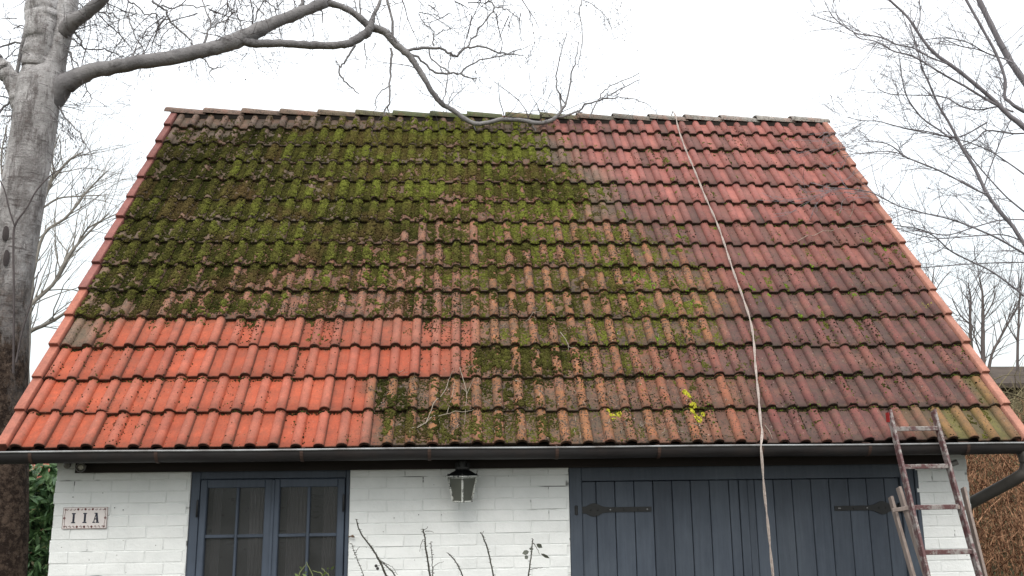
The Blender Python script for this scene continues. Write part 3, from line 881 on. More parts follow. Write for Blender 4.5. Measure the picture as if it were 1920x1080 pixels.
# crumbs: small dark dry tufts scattered over the tiles, along the course edges and beside the rolls
NC = 260000
x = RNG.uniform(-.03, 6.78, NC); s = RNG.uniform(0, RIDGE_S-.10, NC)
edge = RNG.random(NC) < .42
kk_ = RNG.integers(2, 15, NC)
s = np.where(edge, S0+EX*(kk_-2)-RNG.uniform(.0, .016, NC)**1, s)
seam = (~edge) & (RNG.random(NC) < .35)
x = np.where(seam, np.round(x/.15)*.15 + np.where(RNG.random(NC) < .75, .043, -.043)+RNG.normal(0, .004, NC), x)
k, f, h, hr = surf(x, s)
dirt = np.zeros(NC); mo = np.zeros(NC)
for kk in range(1, 15):
    q = k == kk
    if q.any():
        wv = weather(x[q], kk, f[q]); dirt[q] = wv[:, 6]; mo[q] = wv[:, 7]
n1 = fbm(x*7+5, s*6, 4); n2 = fbm(x*22, s*18, 2)
pr = np.clip(dirt*1.1-.1, 0.03, .9)*np.clip((n1-.38)*4, .12, 1)*.62
pr = np.where((x < 4.7) & (x > .9) & (mo > .06) & (k < 9), pr*3.4, pr)*np.where(hr > .25, 1.5, .75)
pr = np.where(edge, np.clip(dirt*1.9-.30, .05, 1)*np.clip((n2-.25)*3, .15, 1), pr)
pr = np.where(seam, np.clip(dirt*1.2-.1, .0, 1)*np.clip((n1-.35)*4, .05, 1), pr)
acc = RNG.random(NC) < pr
x1, s1, h1, e1, d1, m1 = [a[acc] for a in (x, s, h, edge, dirt, mo)]
r6 = RNG.random(len(x1))
c = np.where((r6 < .72)[:, None], np.array([.022, .018, .010]), np.array([.045, .05, .014]))*(.6+.9*RNG.random(len(x1)))[:, None]
c = np.where(((r6 > .90) & (x1 > 3.6))[:, None], np.array([.09, .13, .02])[None], c)
rad = np.where(e1, RNG.uniform(.005, .010, len(x1)), RNG.uniform(.0026, .0080, len(x1))); hg = rad*RNG.uniform(.4, .9, len(x1))
P = np.stack([x1, s1*CT-h1*ST, EAVE+s1*ST+h1*CT], -1); NN = np.tile(Nn, (len(x1), 1)).astype(float)
dome_mesh(P, NN, rad, hg, c, 'moss_crumbs', 'small dark moss crumbs scattered along the tile edges and rolls', 5)
print('crumbs', len(x1))
# small bright cushions and yellow lichen on the right half, at the spots where they sit
def patch(spots, c0, name, label, n=26, cat='moss'):
    X = []; Sx = []; R_ = []
    for u, v, r in spots:
        a, b0 = roof_xs(u, v)
        for q in range(n):
            an = random.uniform(0, 6.28); d = r*math.sqrt(random.random())
            X.append(a+math.cos(an)*d*1.0); Sx.append(b0+math.sin(an)*d*1.4); R_.append(r)
    X = np.array(X); Sx = np.array(Sx); k, f, h, hr = surf(X, Sx)
    P = np.stack([X, Sx*CT-h*ST, EAVE+Sx*ST+h*CT], -1); NN = np.tile(Nn, (len(X), 1)).astype(float)
    c = np.array(c0)[None]*(.6+.8*RNG.random(len(X)))[:, None]
    o = dome_mesh(P, NN, RNG.uniform(.005, .011, len(X)), RNG.uniform(.003, .009, len(X)), c, name, label)
    return o
patch([(1390, 520, .02), (1412, 553, .034), (1405, 545, .028), (1498, 598, .02), (1287, 546, .03), (1270, 452, .022), (1628, 455, .026), (1185, 437, .02), (1215, 535, .03),
       (1222, 545, .03), (1192, 530, .03), (1520, 505, .022), (1470, 540, .02), (1570, 498, .015), (1533, 762, .018), (1230, 640, .02), (1168, 400, .02), (1295, 572, .025),
       (1340, 430, .012), (1385, 480, .012), (1440, 560, .014), (1600, 560, .014), (1250, 590, .02), (1205, 480, .02), (1145, 500, .022), (1660, 470, .012)],
      (.13, .20, .025), 'moss_cushions', 'bright green moss cushions dotted over the red tiles on the right half of the roof')
y_ = patch([(1148, 783, .030), (1160, 778, .022), (1139, 775, .012), (1284, 745, .020), (1290, 752, .012), (1300, 766, .018), (1308, 786, .030), (1297, 776, .016), (1318, 778, .012), (1293, 772, .010)],
      (.40, .38, .04), 'yellow_lichen', 'bright yellow lichen patches on the two lowest tile courses below the middle', 34)
y_['category'] = 'lichen'
y_ = patch([(1735, 578, .020), (1728, 572, .014), (1743, 577, .010)], (.30, .26, .05), 'yellow_lichen', 'small ochre lichen patch near the right verge of the roof', 16)
y_['category'] = 'lichen'
# crushed lichen, straw and leaf bits caught on the lower courses
def straws(n, ur, vr, name, label, ln=(.02, .07), mat=None):
    m = MB()
    for i in range(n):
        a, b0 = roof_xs(random.uniform(*ur), random.uniform(*vr)); L = random.uniform(*ln); an = random.gauss(1.5, .8)
        pts = []
        for q in range(4):
            xx = a+math.cos(an)*L*q/3; ss = b0+math.sin(an)*L*q/3; an += random.uniform(-.4, .4)
            kk, ff, hh, _ = surf(np.array([xx]), np.array([ss])); pts.append(RP(xx, ss, float(hh[0])+.006))
        m.tube(pts, random.uniform(.0008, .0017), 3, False)
    o = m.build(name, mat or M_DEAD); return tag(o, label, 'litter', kind='stuff')
straws(120, (700, 1300), (690, 832), 'straw_litter', 'dry straw and broken twig bits caught on the lower courses above the lantern')
straws(60, (1050, 1700), (215, 250), 'twig_litter', 'fine dry twig bits caught just below the ridge', (.02, .10))
straws(60, (620, 1250), (250, 640), 'stalk_litter', 'thin pale stalks lying on the mossy middle of the roof', (.03, .12))

# dead branches lying on the roof, each one a thing
def twig_on_roof(lines, label, r=.0035, mat=None, name='fallen_twig'):
    m = MB()
    for pts, rr in lines:
        q = []
        for (u, v) in pts:
            a, b0 = roof_xs(u, v); q.append((a, b0))
        q = spline(q, 4); P = []
        for i, (a, b0) in enumerate(q):
            kk, ff, hh, _ = surf(np.array([a]), np.array([b0])); P.append(RP(a, b0, max(float(hh[0]), .022)+.008))
        n = len(P); m.tube(P, [rr*(1-.6*i/(n-1)) for i in range(n)], 5)
    return tag(m.build(name, mat or M_DEAD, smooth=True), label, 'twig', 'dead twigs lying on the roof')
twig_on_roof([([(768, 816), (795, 800), (815, 788), (845, 780), (872, 777), (888, 774)], .0045), ([(798, 800), (806, 783), (820, 758), (836, 735), (842, 716), (850, 708)], .004),
              ([(838, 781), (848, 752), (852, 725)], .003), ([(768, 816), (772, 832)], .003), ([(822, 787), (825, 800)], .0022)],
             'long forked pale twig lying on the lowest two courses left of the lantern')
twig_on_roof([([(862, 698), (870, 722), (875, 745), (873, 770), (871, 800)], .003), ([(875, 745), (882, 728), (890, 715)], .0022), ([(874, 740), (862, 728)], .0018)],
             'thin upright dead twig on the mossy lower courses right of the long forked twig')
twig_on_roof([([(1050, 628), (1060, 642), (1066, 655), (1080, 662)], .004), ([(1064, 650), (1066, 664)], .0025)], 'short bleached twig on the mossy courses in the middle of the roof')
twig_on_roof([([(1432, 802), (1441, 815), (1446, 830)], .0035)], 'single pale twig just right of the rope above the gutter')
twig_on_roof([([(1480, 462), (1540, 442), (1600, 430), (1640, 428), (1690, 425)], .003), ([(1560, 400), (1590, 398), (1650, 408)], .0022), ([(1590, 415), (1597, 400), (1598, 385)], .0025)],
             'long pale twig lying across tiles near the right verge')
twig_on_roof([([(985, 608), (1010, 590), (1022, 575)], .0022), ([(1000, 598), (1006, 612)], .0016)], 'thin curved dead stalk on the mossy tiles left of the bleached twig')

# ------------------------------------------------------------------ rope
M_ROPE = NB('hemp_rope', .95, .1)
n = M_ROPE.noise(60, 4, .8); M_ROPE.color(M_ROPE.mix(M_ROPE.ramp(n, [(.3, 0.0), (.7, 1.0)]), (.26, .21, .185, 1), (.50, .44, .40, 1))); M_ROPE.bump(n, .002); M_ROPE = M_ROPE.m
rp = []
for u, v in ((1264, 226), (1271, 255), (1284, 292), (1300, 330), (1320, 380), (1340, 425), (1356, 470), (1372, 520), (1390, 570), (1404, 615), (1410, 655), (1413, 700), (1418, 750), (1422, 800), (1425, 822)):
    a, b0 = roof_xs(u, v); rp.append(RP(a, b0, .066))
rp = [Vector((rp[0].x-.01, YR+.2, ZR-.2)), Vector((rp[0].x-.008, YR+.02, ZR+.06))] + rp
rp += [at(1427, 838, -.155), at(1429, 866, -.17), at(1433, 920, -.16), at(1440, 985, -.15), at(1449, 1075, -.14)]
e = rp[-1]; rp += [e+Vector((.03, .01, -.4)), e+Vector((.03, .02, -.95)), e+Vector((.10, -.06, -1.03)), e+Vector((.3, -.12, -1.035))]
sp = [Vector(a) for a in spline([tuple(a) for a in rp], 14)]
acc_ = 0; m1_ = []; m2_ = []
path = [sp[0]]
for q in sp[1:]:
    while (q-path[-1]).length > .012: path.append(path[-1]+(q-path[-1]).normalized()*.012)
rope = thing('rope', 'pale twisted double rope hanging over the ridge, down the tiles and past the gutter', 'rope', tuple(path[-1]))
for ph in (0, math.pi):
    pts = []; last = None
    for i, q in enumerate(path):
        t = (path[min(i+1, len(path)-1)]-path[max(i-1, 0)]).normalized()
        a = t.cross(Vector((0, 1, 0))).normalized(); b0 = t.cross(a)
        an = i*.17+ph; pts.append(q+(a*math.cos(an)+b0*math.sin(an))*.0045)
    m = MB(); m.tube(pts, .0050, 6); m.build('strand', M_ROPE, rope, smooth=True)

# ------------------------------------------------------------------ lantern
lx = at(867, 900, .14).x; ly = .14
lz0, lz1 = at(867, 941, ly).z, at(867, 893, ly).z
LAN = thing('wall_lantern', 'small black lantern with chipped white edges under the eaves between window and garage door', 'lantern', (lx, ly, lz0))
rt, rb = .094, .060
m = MB(); m.lathe((lx, ly, lz1), [(.110, -.004), (.113, .004), (.066, .030), (.035, .045)], 4); m.build('hood', M_IRON, LAN)
m = MB()
for i in range(4):
    a_ = math.pi/2*i; b_ = a_+math.pi/2; m.tube([(lx+.114*math.cos(a_), ly+.114*math.sin(a_), lz1), (lx+.114*math.cos(b_), ly+.114*math.sin(b_), lz1)], .0048, 4)
LANRIM = m
m = MB(); m.lathe((lx, ly, lz1+.04), [(.026, 0), (.030, .01), (.030, .06), (.020, .065), (.020, .10)], 12); m.box(lx-.04, lx+.04, ly-.03, .243, lz1+.062, 1.80); m.box(lx-.05, lx+.05, .235, .243, lz1+.03, 1.84); m.build('mount', M_IRON, LAN)
m = MB(); s4 = [(math.cos(a), math.sin(a)) for a in (0, math.pi/2, math.pi, 3*math.pi/2)]
M_CHIP = NB('chipped_lantern_paint', .6, .4); n_ = M_CHIP.noise(42, 6, .8)
M_CHIP.color(M_CHIP.mix(M_CHIP.ramp(n_, [(.42, 0.0), (.50, 1.0)]), (.02, .025, .024, 1), (.62, .64, .60, 1))); M_CHIP = M_CHIP.m
LANRIM.build('hood_rim', M_CHIP, LAN)
for (cx, sx_) in s4:
    m = MB(); m.tube([(lx+cx*(rb+.003), ly+sx_*(rb+.003), lz0), (lx+cx*(rt+.003), ly+sx_*(rt+.003), lz1-.006)], .0066, 4); m.build('post', M_CHIP, LAN)
for z, r_ in ((lz0+.003, rb), (lz1-.008, rt)):
    m = MB()
    for i in range(4):
        a, b0 = s4[i], s4[(i+1) % 4]; m.tube([(lx+a[0]*r_, ly+a[1]*r_, z), (lx+b0[0]*r_, ly+b0[1]*r_, z)], .0052, 4)
    m.build('rail', M_CHIP, LAN)
M_LG = NB('frosted_lantern_glass', .35, .5); M_LG.color((.20, .21, .18, 1)); M_LG.b.inputs['Transmission Weight'].default_value = .55; M_LG = M_LG.m
for i in range(4):
    a, b0 = s4[i], s4[(i+1) % 4]; m = MB(); kq = .96
    vs = [(lx+a[0]*rb*kq, ly+a[1]*rb*kq, lz0+.004), (lx+b0[0]*rb*kq, ly+b0[1]*rb*kq, lz0+.004), (lx+b0[0]*rt*kq, ly+b0[1]*rt*kq, lz1-.01), (lx+a[0]*rt*kq, ly+a[1]*rt*kq, lz1-.01)]
    vi = [(lx+(p_[0]-lx)*.97, ly+(p_[1]-ly)*.97, p_[2]) for p_ in vs]
    m.add(vs+vi, [(0, 1, 2, 3), (7, 6, 5, 4), (0, 4, 5, 1), (1, 5, 6, 2), (2, 6, 7, 3), (3, 7, 4, 0)]); m.build('pane', M_LG, LAN)
m = MB(); m.lathe((lx, ly, lz0+.03), [(.004, 0), (.016, .012), (.024, .05), (.02, .08), (.012, .10), (.012, .15)], 10); m.build('bulb', simple('bulb_glass', (.6, .58, .5), .3, .5, .1), LAN, smooth=True)
for cx, sx_ in s4:
    m = MB(); m.lathe((lx+cx*.098, ly+sx_*.098, lz1+.004), [(.003, 0), (.006, .006), (.004, .012), (.001, .016)], 6); m.build('finial', M_IRON, LAN)

# ------------------------------------------------------------------ house number plate
px0, px1 = at(119, 971, YF).x, at(202, 971, YF).x; pz0, pz1 = at(160, 991, YF).z, at(160, 951, YF).z
M_TIN = simple('pink_white_enamel', (.80, .75, .73), .3, .5, .12, 10); M_INK = simple('dark_blue_ink', (.012, .016, .04), .35, .5, .2, 30); M_BROWN = simple('red_brown_ink', (.20, .07, .06), .4, .4, .4, 60)
PL = thing('house_number_plate', 'white tin plate with the number 11A and a brown scroll border', 'house number', ((px0+px1)/2, YF-.012, pz0))
m = MB(); m.box(px0, px1, YF-.012, YF-.003, pz0, pz1, .002); m.build('plate', M_TIN, PL)
m = MB(); fy = YF-.0132
m.box(px0, px1, fy, fy+.001, pz0, pz0+.0022); m.box(px0, px1, fy, fy+.001, pz1-.0022, pz1); m.box(px0, px0+.0022, fy, fy+.001, pz0+.0023, pz1-.0023); m.box(px1-.0022, px1, fy, fy+.001, pz0+.0023, pz1-.0023)
W_ = px1-px0; H_ = pz1-pz0
def ring(m, cx, cz, r, a0, a1, t=.0022):
    pts = [(cx+r*math.cos(a0+(a1-a0)*i/8), fy-.0003, cz+r*math.sin(a0+(a1-a0)*i/8)) for i in range(9)]
    m.tube(pts, t/2*1.1, 4)
for zz, sg in ((pz0+.013, 1), (pz1-.013, -1)):
    for i in range(11):
        cx = px0+.026+(W_-.052)*i/10
        if i in (3, 5, 7): ring(m, cx, zz, .0055, 0, 6.2, .004); ring(m, cx, zz, .0018, 0, 6.2, .003)
        else: ring(m, cx, zz, .0055, 0 if sg > 0 else 3.14, 3.14 if sg > 0 else 6.28, .0028); ring(m, cx+.006, zz-.002*sg, .003, 2, 6, .0024)
for xx in (px0+.012, px1-.012):
    sg = 1 if xx < (px0+px1)/2 else -1
    m.tube([(xx, fy, pz0+.012), (xx+.004*sg, fy, pz0+.03), (xx+.001*sg, fy, pz0+.045), (xx, fy, (pz0+pz1)/2), (xx+.001*sg, fy, pz1-.045), (xx+.004*sg, fy, pz1-.03), (xx, fy, pz1-.012)], .0013, 4)
    ring(m, xx, (pz0+pz1)/2, .0055, 0, 6.2, .004)
    for zz in (pz0+.014, pz1-.014): ring(m, xx+.003*sg, zz, .004, 0, 6.2, .004)
m.build('border', M_BROWN, PL)
def quad(m, p4): 
    f = [(x_, fy-.0004, z_) for x_, z_ in p4]; b_ = [(x_, fy+.001, z_) for x_, z_ in p4]
    m.add(f+b_, [(0, 1, 2, 3), (7, 6, 5, 4), (0, 4, 5, 1), (1, 5, 6, 2), (2, 6, 7, 3), (3, 7, 4, 0)])
gh = .066; gz0 = (pz0+pz1)/2-gh/2
def one(cx):
    m = MB(); quad(m, [(cx-.006, gz0+.0085), (cx+.007, gz0+.0085), (cx+.007, gz0+gh-.0085), (cx-.006, gz0+gh-.0085)])
    quad(m, [(cx-.015, gz0), (cx+.015, gz0), (cx+.010, gz0+.008), (cx-.010, gz0+.008)])
    quad(m, [(cx-.010, gz0+gh-.008), (cx+.010, gz0+gh-.008), (cx+.014, gz0+gh), (cx-.014, gz0+gh)])
    m.build('number', M_INK, PL)
one(px0+W_*.245); one(px0+W_*.50)
cx = px0+W_*.755; m = MB()
quad(m, [(cx-.017, gz0+.008), (cx-.011, gz0+.008), (cx+.001, gz0+gh-.002), (cx-.004, gz0+gh-.002)])
quad(m, [(cx+.003, gz0+.008), (cx+.016, gz0+.008), (cx+.007, gz0+gh), (cx-.004, gz0+gh)])
quad(m, [(cx-.011, gz0+.022), (cx+.006, gz0+.022), (cx+.005, gz0+.029), (cx-.009, gz0+.029)])
quad(m, [(cx-.023, gz0), (cx-.005, gz0), (cx-.007, gz0+.0075), (cx-.021, gz0+.0075)]); quad(m, [(cx-.001, gz0), (cx+.022, gz0), (cx+.020, gz0+.0075), (cx+.001, gz0+.0075)])
quad(m, [(cx-.012, gz0+gh-.006), (cx-.0045, gz0+gh-.006), (cx-.0045, gz0+gh), (cx-.013, gz0+gh)])
m.build('letter', M_INK, PL)
for a, b0 in ((px0+.012, pz1-.012), (px1-.012, pz0+.012)): pass

# ------------------------------------------------------------------ small lamps under the eaves at both corners
def spot(px, pv, yy, aim, label, r=.038):
    c = at(px, pv, yy); t = thing('eaves_spotlight', label, 'spotlight', tuple(c), 'small spotlights under the eaves')
    M_S = bpy.data.materials.get('spot_metal') or simple('spot_metal', (.30, .29, .28), .45, .5, .4, 60, .2)
    d = Vector(aim).normalized()
    q = d.to_track_quat('Z', 'Y')
    def lat(name, prof, mat, n=16):
        m = MB(); m.lathe((0, 0, 0), prof, n); m.v = [tuple(c + q @ Vector(v)) for v in m.v]; return m.build(name, mat, t, smooth=True)
    o = lat('shade', [(r*.45, -.085), (r*.85, -.06), (r, -.02), (r, 0), (r*.9, .0), (r*.82, -.018)], M_S); o.data.set_sharp_from_angle(angle=math.radians(35))
    lat('lens', [(r*.3, -.014), (r*.8, -.016)], bpy.data.materials['bulb_glass'])
    lat('collar', [(r*.5, -.12), (r*.52, -.086)], M_S)
    m = MB(); b0 = c - d*.10; m.tube([b0, b0+Vector((0, .03, .02)), Vector((b0.x-.02, YF-.004, b0.z+.03))], .008, 8); m.build('arm', M_IRON, t, smooth=True)
    m = MB(); m.lathe((b0.x-.02, YF-.012, b0.z+.03), [(.022, 0), (.026, .004), (.026, .010)], 14, 'y'); m.build('wall_plate', M_S, t)
    return t
spot(151, 877, .16, (.25, -1, -.12), 'small round spotlight facing the camera under the left end of the eaves', .030)
spot(1795, 866, .15, (.9, -.3, .35), 'small pale spotlight under the right end of the eaves behind the ladder', .020)
m = MB(); c = at(125, 872, YF-.02); m.lathe(tuple(c), [(.014, 0), (.024, .004), (.024, .014), (.014, .018)], 14, 'y')
tag(m.build('cable_junction', bpy.data.materials['spot_metal'], smooth=True), 'small round cable box on the white wall left of the round spotlight', 'junction box')
m = MB(); c = at(661, 1005, YF); m.tube([(c.x-.028, YF+.005, c.z-.004), (c.x-.02, YF-.02, c.z-.002), (c.x-.004, YF-.028, c.z+.002), (c.x+.010, YF-.024, c.z), (c.x+.012, YF-.014, c.z-.008)], .0045, 6)
m.lathe((c.x+.004, YF-.034, c.z-.008), [(.004, 0), (.008, .006), (.008, .014), (.004, .018)], 8)
tag(m.build('shutter_catch', simple('rusty_catch', (.20, .13, .09), .7, .3, .4, 60), smooth=True), 'small rusty catch on the white wall right of the window frame', 'catch')
for i, (u, v) in enumerate(((739, 971), (785, 965), (828, 965), (215, 952), (231, 956), (137, 932))):
    c = at(u, v, YF-.003); m = MB(); m.lathe((c.x, YF-.008, c.z), [(.0025, 0), (.0035, .003), (.0025, .009)], 6, 'y')
    tag(m.build('nail', M_IRON), ['nail in the white wall right of the window, the largest of its row', 'nail in the middle of the white wall below left of the lantern', 'nail in the white wall just below left of the lantern',
        'upper nail in the white wall right of the number plate', 'lower nail in the white wall right of the number plate', 'nail in the white wall above the number plate'][i], 'nail', 'nails in the white wall')

# ------------------------------------------------------------------ ladder
M_LAD = NB('worn_red_ladder', .55, .4, .0); n_ = M_LAD.noise(14, 7, .8); n2_ = M_LAD.noise(55, 5, .8)
cc = M_LAD.mix(M_LAD.ramp(n_, [(.43, 0.0), (.53, 1.0)]), (.27, .25, .235, 1), (.10, .045, .045, 1))
cc = M_LAD.mix(M_LAD.ramp(n2_, [(.60, 0.0), (.68, 1.0)]), cc, (.05, .04, .04, 1)); M_LAD.color(cc); M_LAD.bump(n2_, .001); M_LAD = M_LAD.m
M_LW = wood_mat('weathered_ladder_wood', (.30, .25, .22), (.16, .125, .11), .8)
def rail(a, b0, w_, d_, xdir=Vector((1, 0, 0))):
    """rectangular bar from a to b0; w_ across, d_ deep"""
    a = Vector(a); b0 = Vector(b0); t = (b0-a).normalized(); x_ = (xdir-t*xdir.dot(t)).normalized(); y_ = t.cross(x_)
    m = MB(); c_ = .003
    prf = [(-w_/2+c_, -d_/2), (w_/2-c_, -d_/2), (w_/2, -d_/2+c_), (w_/2, d_/2-c_), (w_/2-c_, d_/2), (-w_/2+c_, d_/2), (-w_/2, d_/2-c_), (-w_/2, -d_/2+c_)]
    for e_ in (a, b0):
        for px_, py_ in prf: m.v.append(tuple(e_+x_*px_+y_*py_))
    m.f = [tuple(range(8))[::-1], tuple(range(8, 16))] + [(i, (i+1) % 8, 8+(i+1) % 8, 8+i) for i in range(8)]
    return m
tYt, tYb = -.09, -.50
TL, TR_ = at(1667, 771, tYt), at(1750, 770, tYt+.0)
BL_, BR_ = at(1739, 1080, tYb), at(1836, 1080, tYb)
def down(a, b0, z=0.02): t = (a.z-z)/(a.z-b0.z); return a+(b0-a)*t
FL, FR = down(TL, BL_), down(TR_, BR_)
LD = thing('ladder', 'worn red ladder with a second wooden section leaning on the gutter at the right', 'ladder', tuple((FL+FR)/2))
rail(TL, FL, .018, .055).build('rail', M_LAD, LD); rail(TR_, FR, .018, .055).build('rail', M_LAD, LD)
def rung(v_, ul, ur, mat=M_LAD):
    t = None
    # height on the rails where the left end shows at v_
    best = min((abs((lambda q: 540-FPX*((q-CAMP).dot(UPV))/((q-CAMP).dot(FWD)))(TL+(FL-TL)*i/400.)-v_), i) for i in range(400))[1]/400
    return best
ts = [rung(v, 0, 0) for v in (805, 876, 952, 1035)]
step = (ts[3]-ts[0])/3
t = ts[0]; i = 0
while t < .97:
    tt = ts[i] if i < 4 else t
    a = TL+(FL-TL)*tt; b0 = TR_+(FR-TR_)*tt
    rail(a+Vector((.012, 0, 0)), b0-Vector((.012, 0, 0)), .030, .030, Vector((0, 0, 1))).build('rung', M_LAD, LD)
    i += 1; t += step
    if i >= 4: t = ts[3]+step*(i-3)
# wooden lower section behind it, offset to the left, with its own rungs
def par(u0, v0, u1, Y0, Y1):
    a = at(u0, v0, Y0); b1 = at(u1, 1080, Y1); return a, down(a, b1, .02)
A1, A2 = par(1685, 914, 1737, -.22, -.40)
rail(A1, A2, .020, .05).build('lower_rail', M_LW, LD)
C1, C2 = par(1670, 932, 1712, -.16, -.34)
rail(C1, C2, .020, .045).build('lower_rail', M_LW, LD)
D1, D2 = par(1806, 915, 1846, -.24, -.44)
rail(D1, D2, .018, .045).build('lower_rail', M_LW, LD)
m = MB(); c = at(1690, 955, -.30); m = rail(at(1674, 957, -.24), at(1711, 951, -.33), .026, .008, Vector((0, 0, 1))); m.build('clamp', M_LW, LD)
m = rail(at(1798, 951, -.36), at(1809, 953, -.26), .024, .008, Vector((0, 0, 1))); m.build('clamp', M_LW, LD)
m = rail(TL+Vector((-.013, 0, -.01)), TL+Vector((-.013, 0, -.075)), .006, .05); m.build('rail_cap', simple('red_plastic', (.35, .02, .02), .5, .4, .3), LD)
for q in range(4):
    tt = .35+q*.2; a = A1+(A2-A1)*tt; b0 = D1+(D2-D1)*tt
    rail(a, b0, .024, .024, Vector((0, 0, 1))).build('lower_rung', M_LW, LD) if tt > .5 else None

# ------------------------------------------------------------------ trees
class Twigs:
    """collects thin branches of one tree"""
    def __init__(s, droop=0.0, seed=1, kink=.35): s.m = MB(); s.r = random.Random(seed); s.droop = droop; s.kink = kink; s.ends = []; s.pts = []
    def grow(s, p, d, L, rad, depth, n=3, spread=.8, shrink=.62, kids=(2, 4)):
        r = s.r; p = Vector(p); d = Vector(d).normalized(); k = 5 if depth > 0 else 4; pts = [p.copy()]; dirs = [d.copy()]
        for i in range(k):
            d = (d + Vector((r.gauss(0, s.kink), r.gauss(0, s.kink), r.gauss(0, s.kink)-s.droop*(1.0 if depth < 2 else .5)))*.5).normalized()
            p = p + d*(L/k); pts.append(p.copy()); dirs.append(d.copy())
        s.m.tube(pts, [max(rad*(1-.62*i/k), .0019) for i in range(k+1)], n if rad < .012 else 5, False)
        s.pts.append((pts, rad))
        if depth <= 0: s.ends.append((pts[-1], d)); return
        for c in range(r.randint(*kids)):
            i = r.randint(1, k); t = dirs[i]
            ax = Vector((r.gauss(0, 1), r.gauss(0, 1), r.gauss(0, 1))); ax = (ax - t*ax.dot(t)).normalized()
            nd = (t*math.cos(spread*r.uniform(.5, 1.2)) + ax*math.sin(spread*r.uniform(.5, 1.2)))
            s.grow(pts[i], nd, L*shrink*r.uniform(.6, 1.2), rad*(1-.62*i/k)*.62, depth-1, n, spread, shrink, kids)
def limb(pix, name, mat, parent, n=8, sub=5, wob=.0):
    """pix: (u, v, depth, thickness in photo pixels)"""
    P = []
    for u, v, Y, wpx in pix:
        q = at(u, v, Y); r_ = wpx/2*((q-CAMP).dot(FWD))/FPX; P.append((q.x, q.y, q.z, r_))
    P = spline(P, sub)
    rr = random.Random(int(pix[0][0]*7+pix[0][1]))
    pts = [Vector(q[:3])+Vector((rr.gauss(0, 1), rr.gauss(0, 1), rr.gauss(0, 1)))*float(q[3])*wob*2.2 for q in P]; rad = [max(float(q[3])*(1+rr.uniform(-.07, .07)*(1 if wob else 0)), .0008) for q in P]
    m = MB(); m.tube(pts, rad, n)
    o = m.build(name, mat, parent, smooth=True)
    return pts, rad, o

# --- the old birch at the left, its long branch sweeping over the ridge
BY = 1.5
tb = at(8, 850, BY)
BIR = thing('birch_tree', 'old pale birch at the left, its long bare branch sweeping over the ridge', 'tree', (tb.x-.12, BY, 0))
def trunk_mesh(pix, mat, parent, name='trunk', n=28, lump=.05):
    P = []
    for u, v, Y, wpx in pix:
        q = at(u, v, Y); r_ = wpx/2*((q-CAMP).dot(FWD))/FPX; P.append((q.x, q.y, q.z, r_))
    z0 = P[0]; P = [(z0[0]-.06, z0[1], -.05, z0[3]*1.5), (z0[0]-.04, z0[1], .35, z0[3]*1.15)] + P
    P = spline(P, 8); m = MB()
    for i, q in enumerate(P):
        for k in range(n):
            a = 2*math.pi*k/n; rr = q[3]*(1+lump*(fbm(np.array([a*1.3+9 if a < math.pi else (2*math.pi-a)*1.3+9]), np.array([q[2]*2.2]), 4)[0]-.5)*2)
            m.v.append((q[0]+rr*math.cos(a), q[1]+rr*math.sin(a), q[2]))
    for i in range(len(P)-1):
        for k in range(n): a = i*n+k; b0 = i*n+(k+1) % n; m.f.append((a, b0, b0+n, a+n))
    return m.build(name, mat, parent, smooth=True)
trunk_mesh([(2, 1075, BY, 86), (4, 850, BY, 86), (9, 700, BY, 78), (16, 560, BY, 74), (30, 440, BY, 74), (47, 340, BY, 74), (60, 260, BY, 76), (70, 200, BY, 76), (78, 150, BY+.03, 78), (98, 100, BY+.05, 52), (112, 40, BY+.05, 54), (118, -30, BY+.05, 56), (122, -160, BY+.05, 50), (128, -420, BY+.1, 37), (132, -800, BY+.1, 19)], M_BIRCH, BIR, lump=.09)
limb([(62, 260, BY, 40), (63, 200, BY-.02, 54), (66, 150, BY-.03, 50), (72, 100, BY-.04, 52), (78, 40, BY-.05, 56), (80, -20, BY-.05, 58), (76, -200, BY-.1, 50), (70, -500, BY-.1, 30)], 'trunk', M_BIRCH, BIR, 20, 8, wob=.02)
limb([(64, 270, BY, 20), (48, 205, BY-.0, 40), (30, 165, BY-.02, 34), (10, 132, BY-.04, 30), (-20, 100, BY-.1, 28), (-70, 40, BY-.2, 26)], 'branch', M_BIRCH, BIR, 16, 7, wob=.03)
bb = [(72, 250, BY+.04, 26), (88, 205, BY+.02, 40), (112, 168, BY+.0, 40), (150, 142, BY-.02, 32), (200, 128, BY-.02, 27), (260, 116, BY, 27), (330, 107, BY+.1, 27), (390, 92, BY+.2, 27), (440, 77, BY+.3, 29), (480, 58, BY+.38, 28), (520, 40, BY+.45, 22), (560, 24, BY+.52, 21), (610, 5, BY+.6, 19)]
MP, MR, _ = limb(bb, 'branch', M_BRANCH, BIR, 14, wob=.03)
limb([(92, 110, BY+.08, 20), (112, 70, BY+.04, 30), (133, 44, BY-.05, 28), (160, 26, BY-.1, 23), (185, 5, BY-.15, 22), (200, -20, BY-.2, 21), (240, -120, BY-.3, 18)], 'branch', M_BRANCH, BIR, 12, wob=.02)
b2 = [(452, 76, BY+.3, 15), (480, 82, BY+.34, 16), (520, 81, BY+.4, 14), (570, 84, BY+.5, 15), (620, 85, BY+.6, 14), (650, 82, BY+.65, 15), (675, 70, BY+.7, 16), (693, 55, BY+.72, 16), (700, 30, BY+.75, 8), (712, 5, BY+.78, 6), (720, -30, BY+.8, 5)]
limb(b2, 'branch', M_BRANCH, BIR, 10, wob=.03)
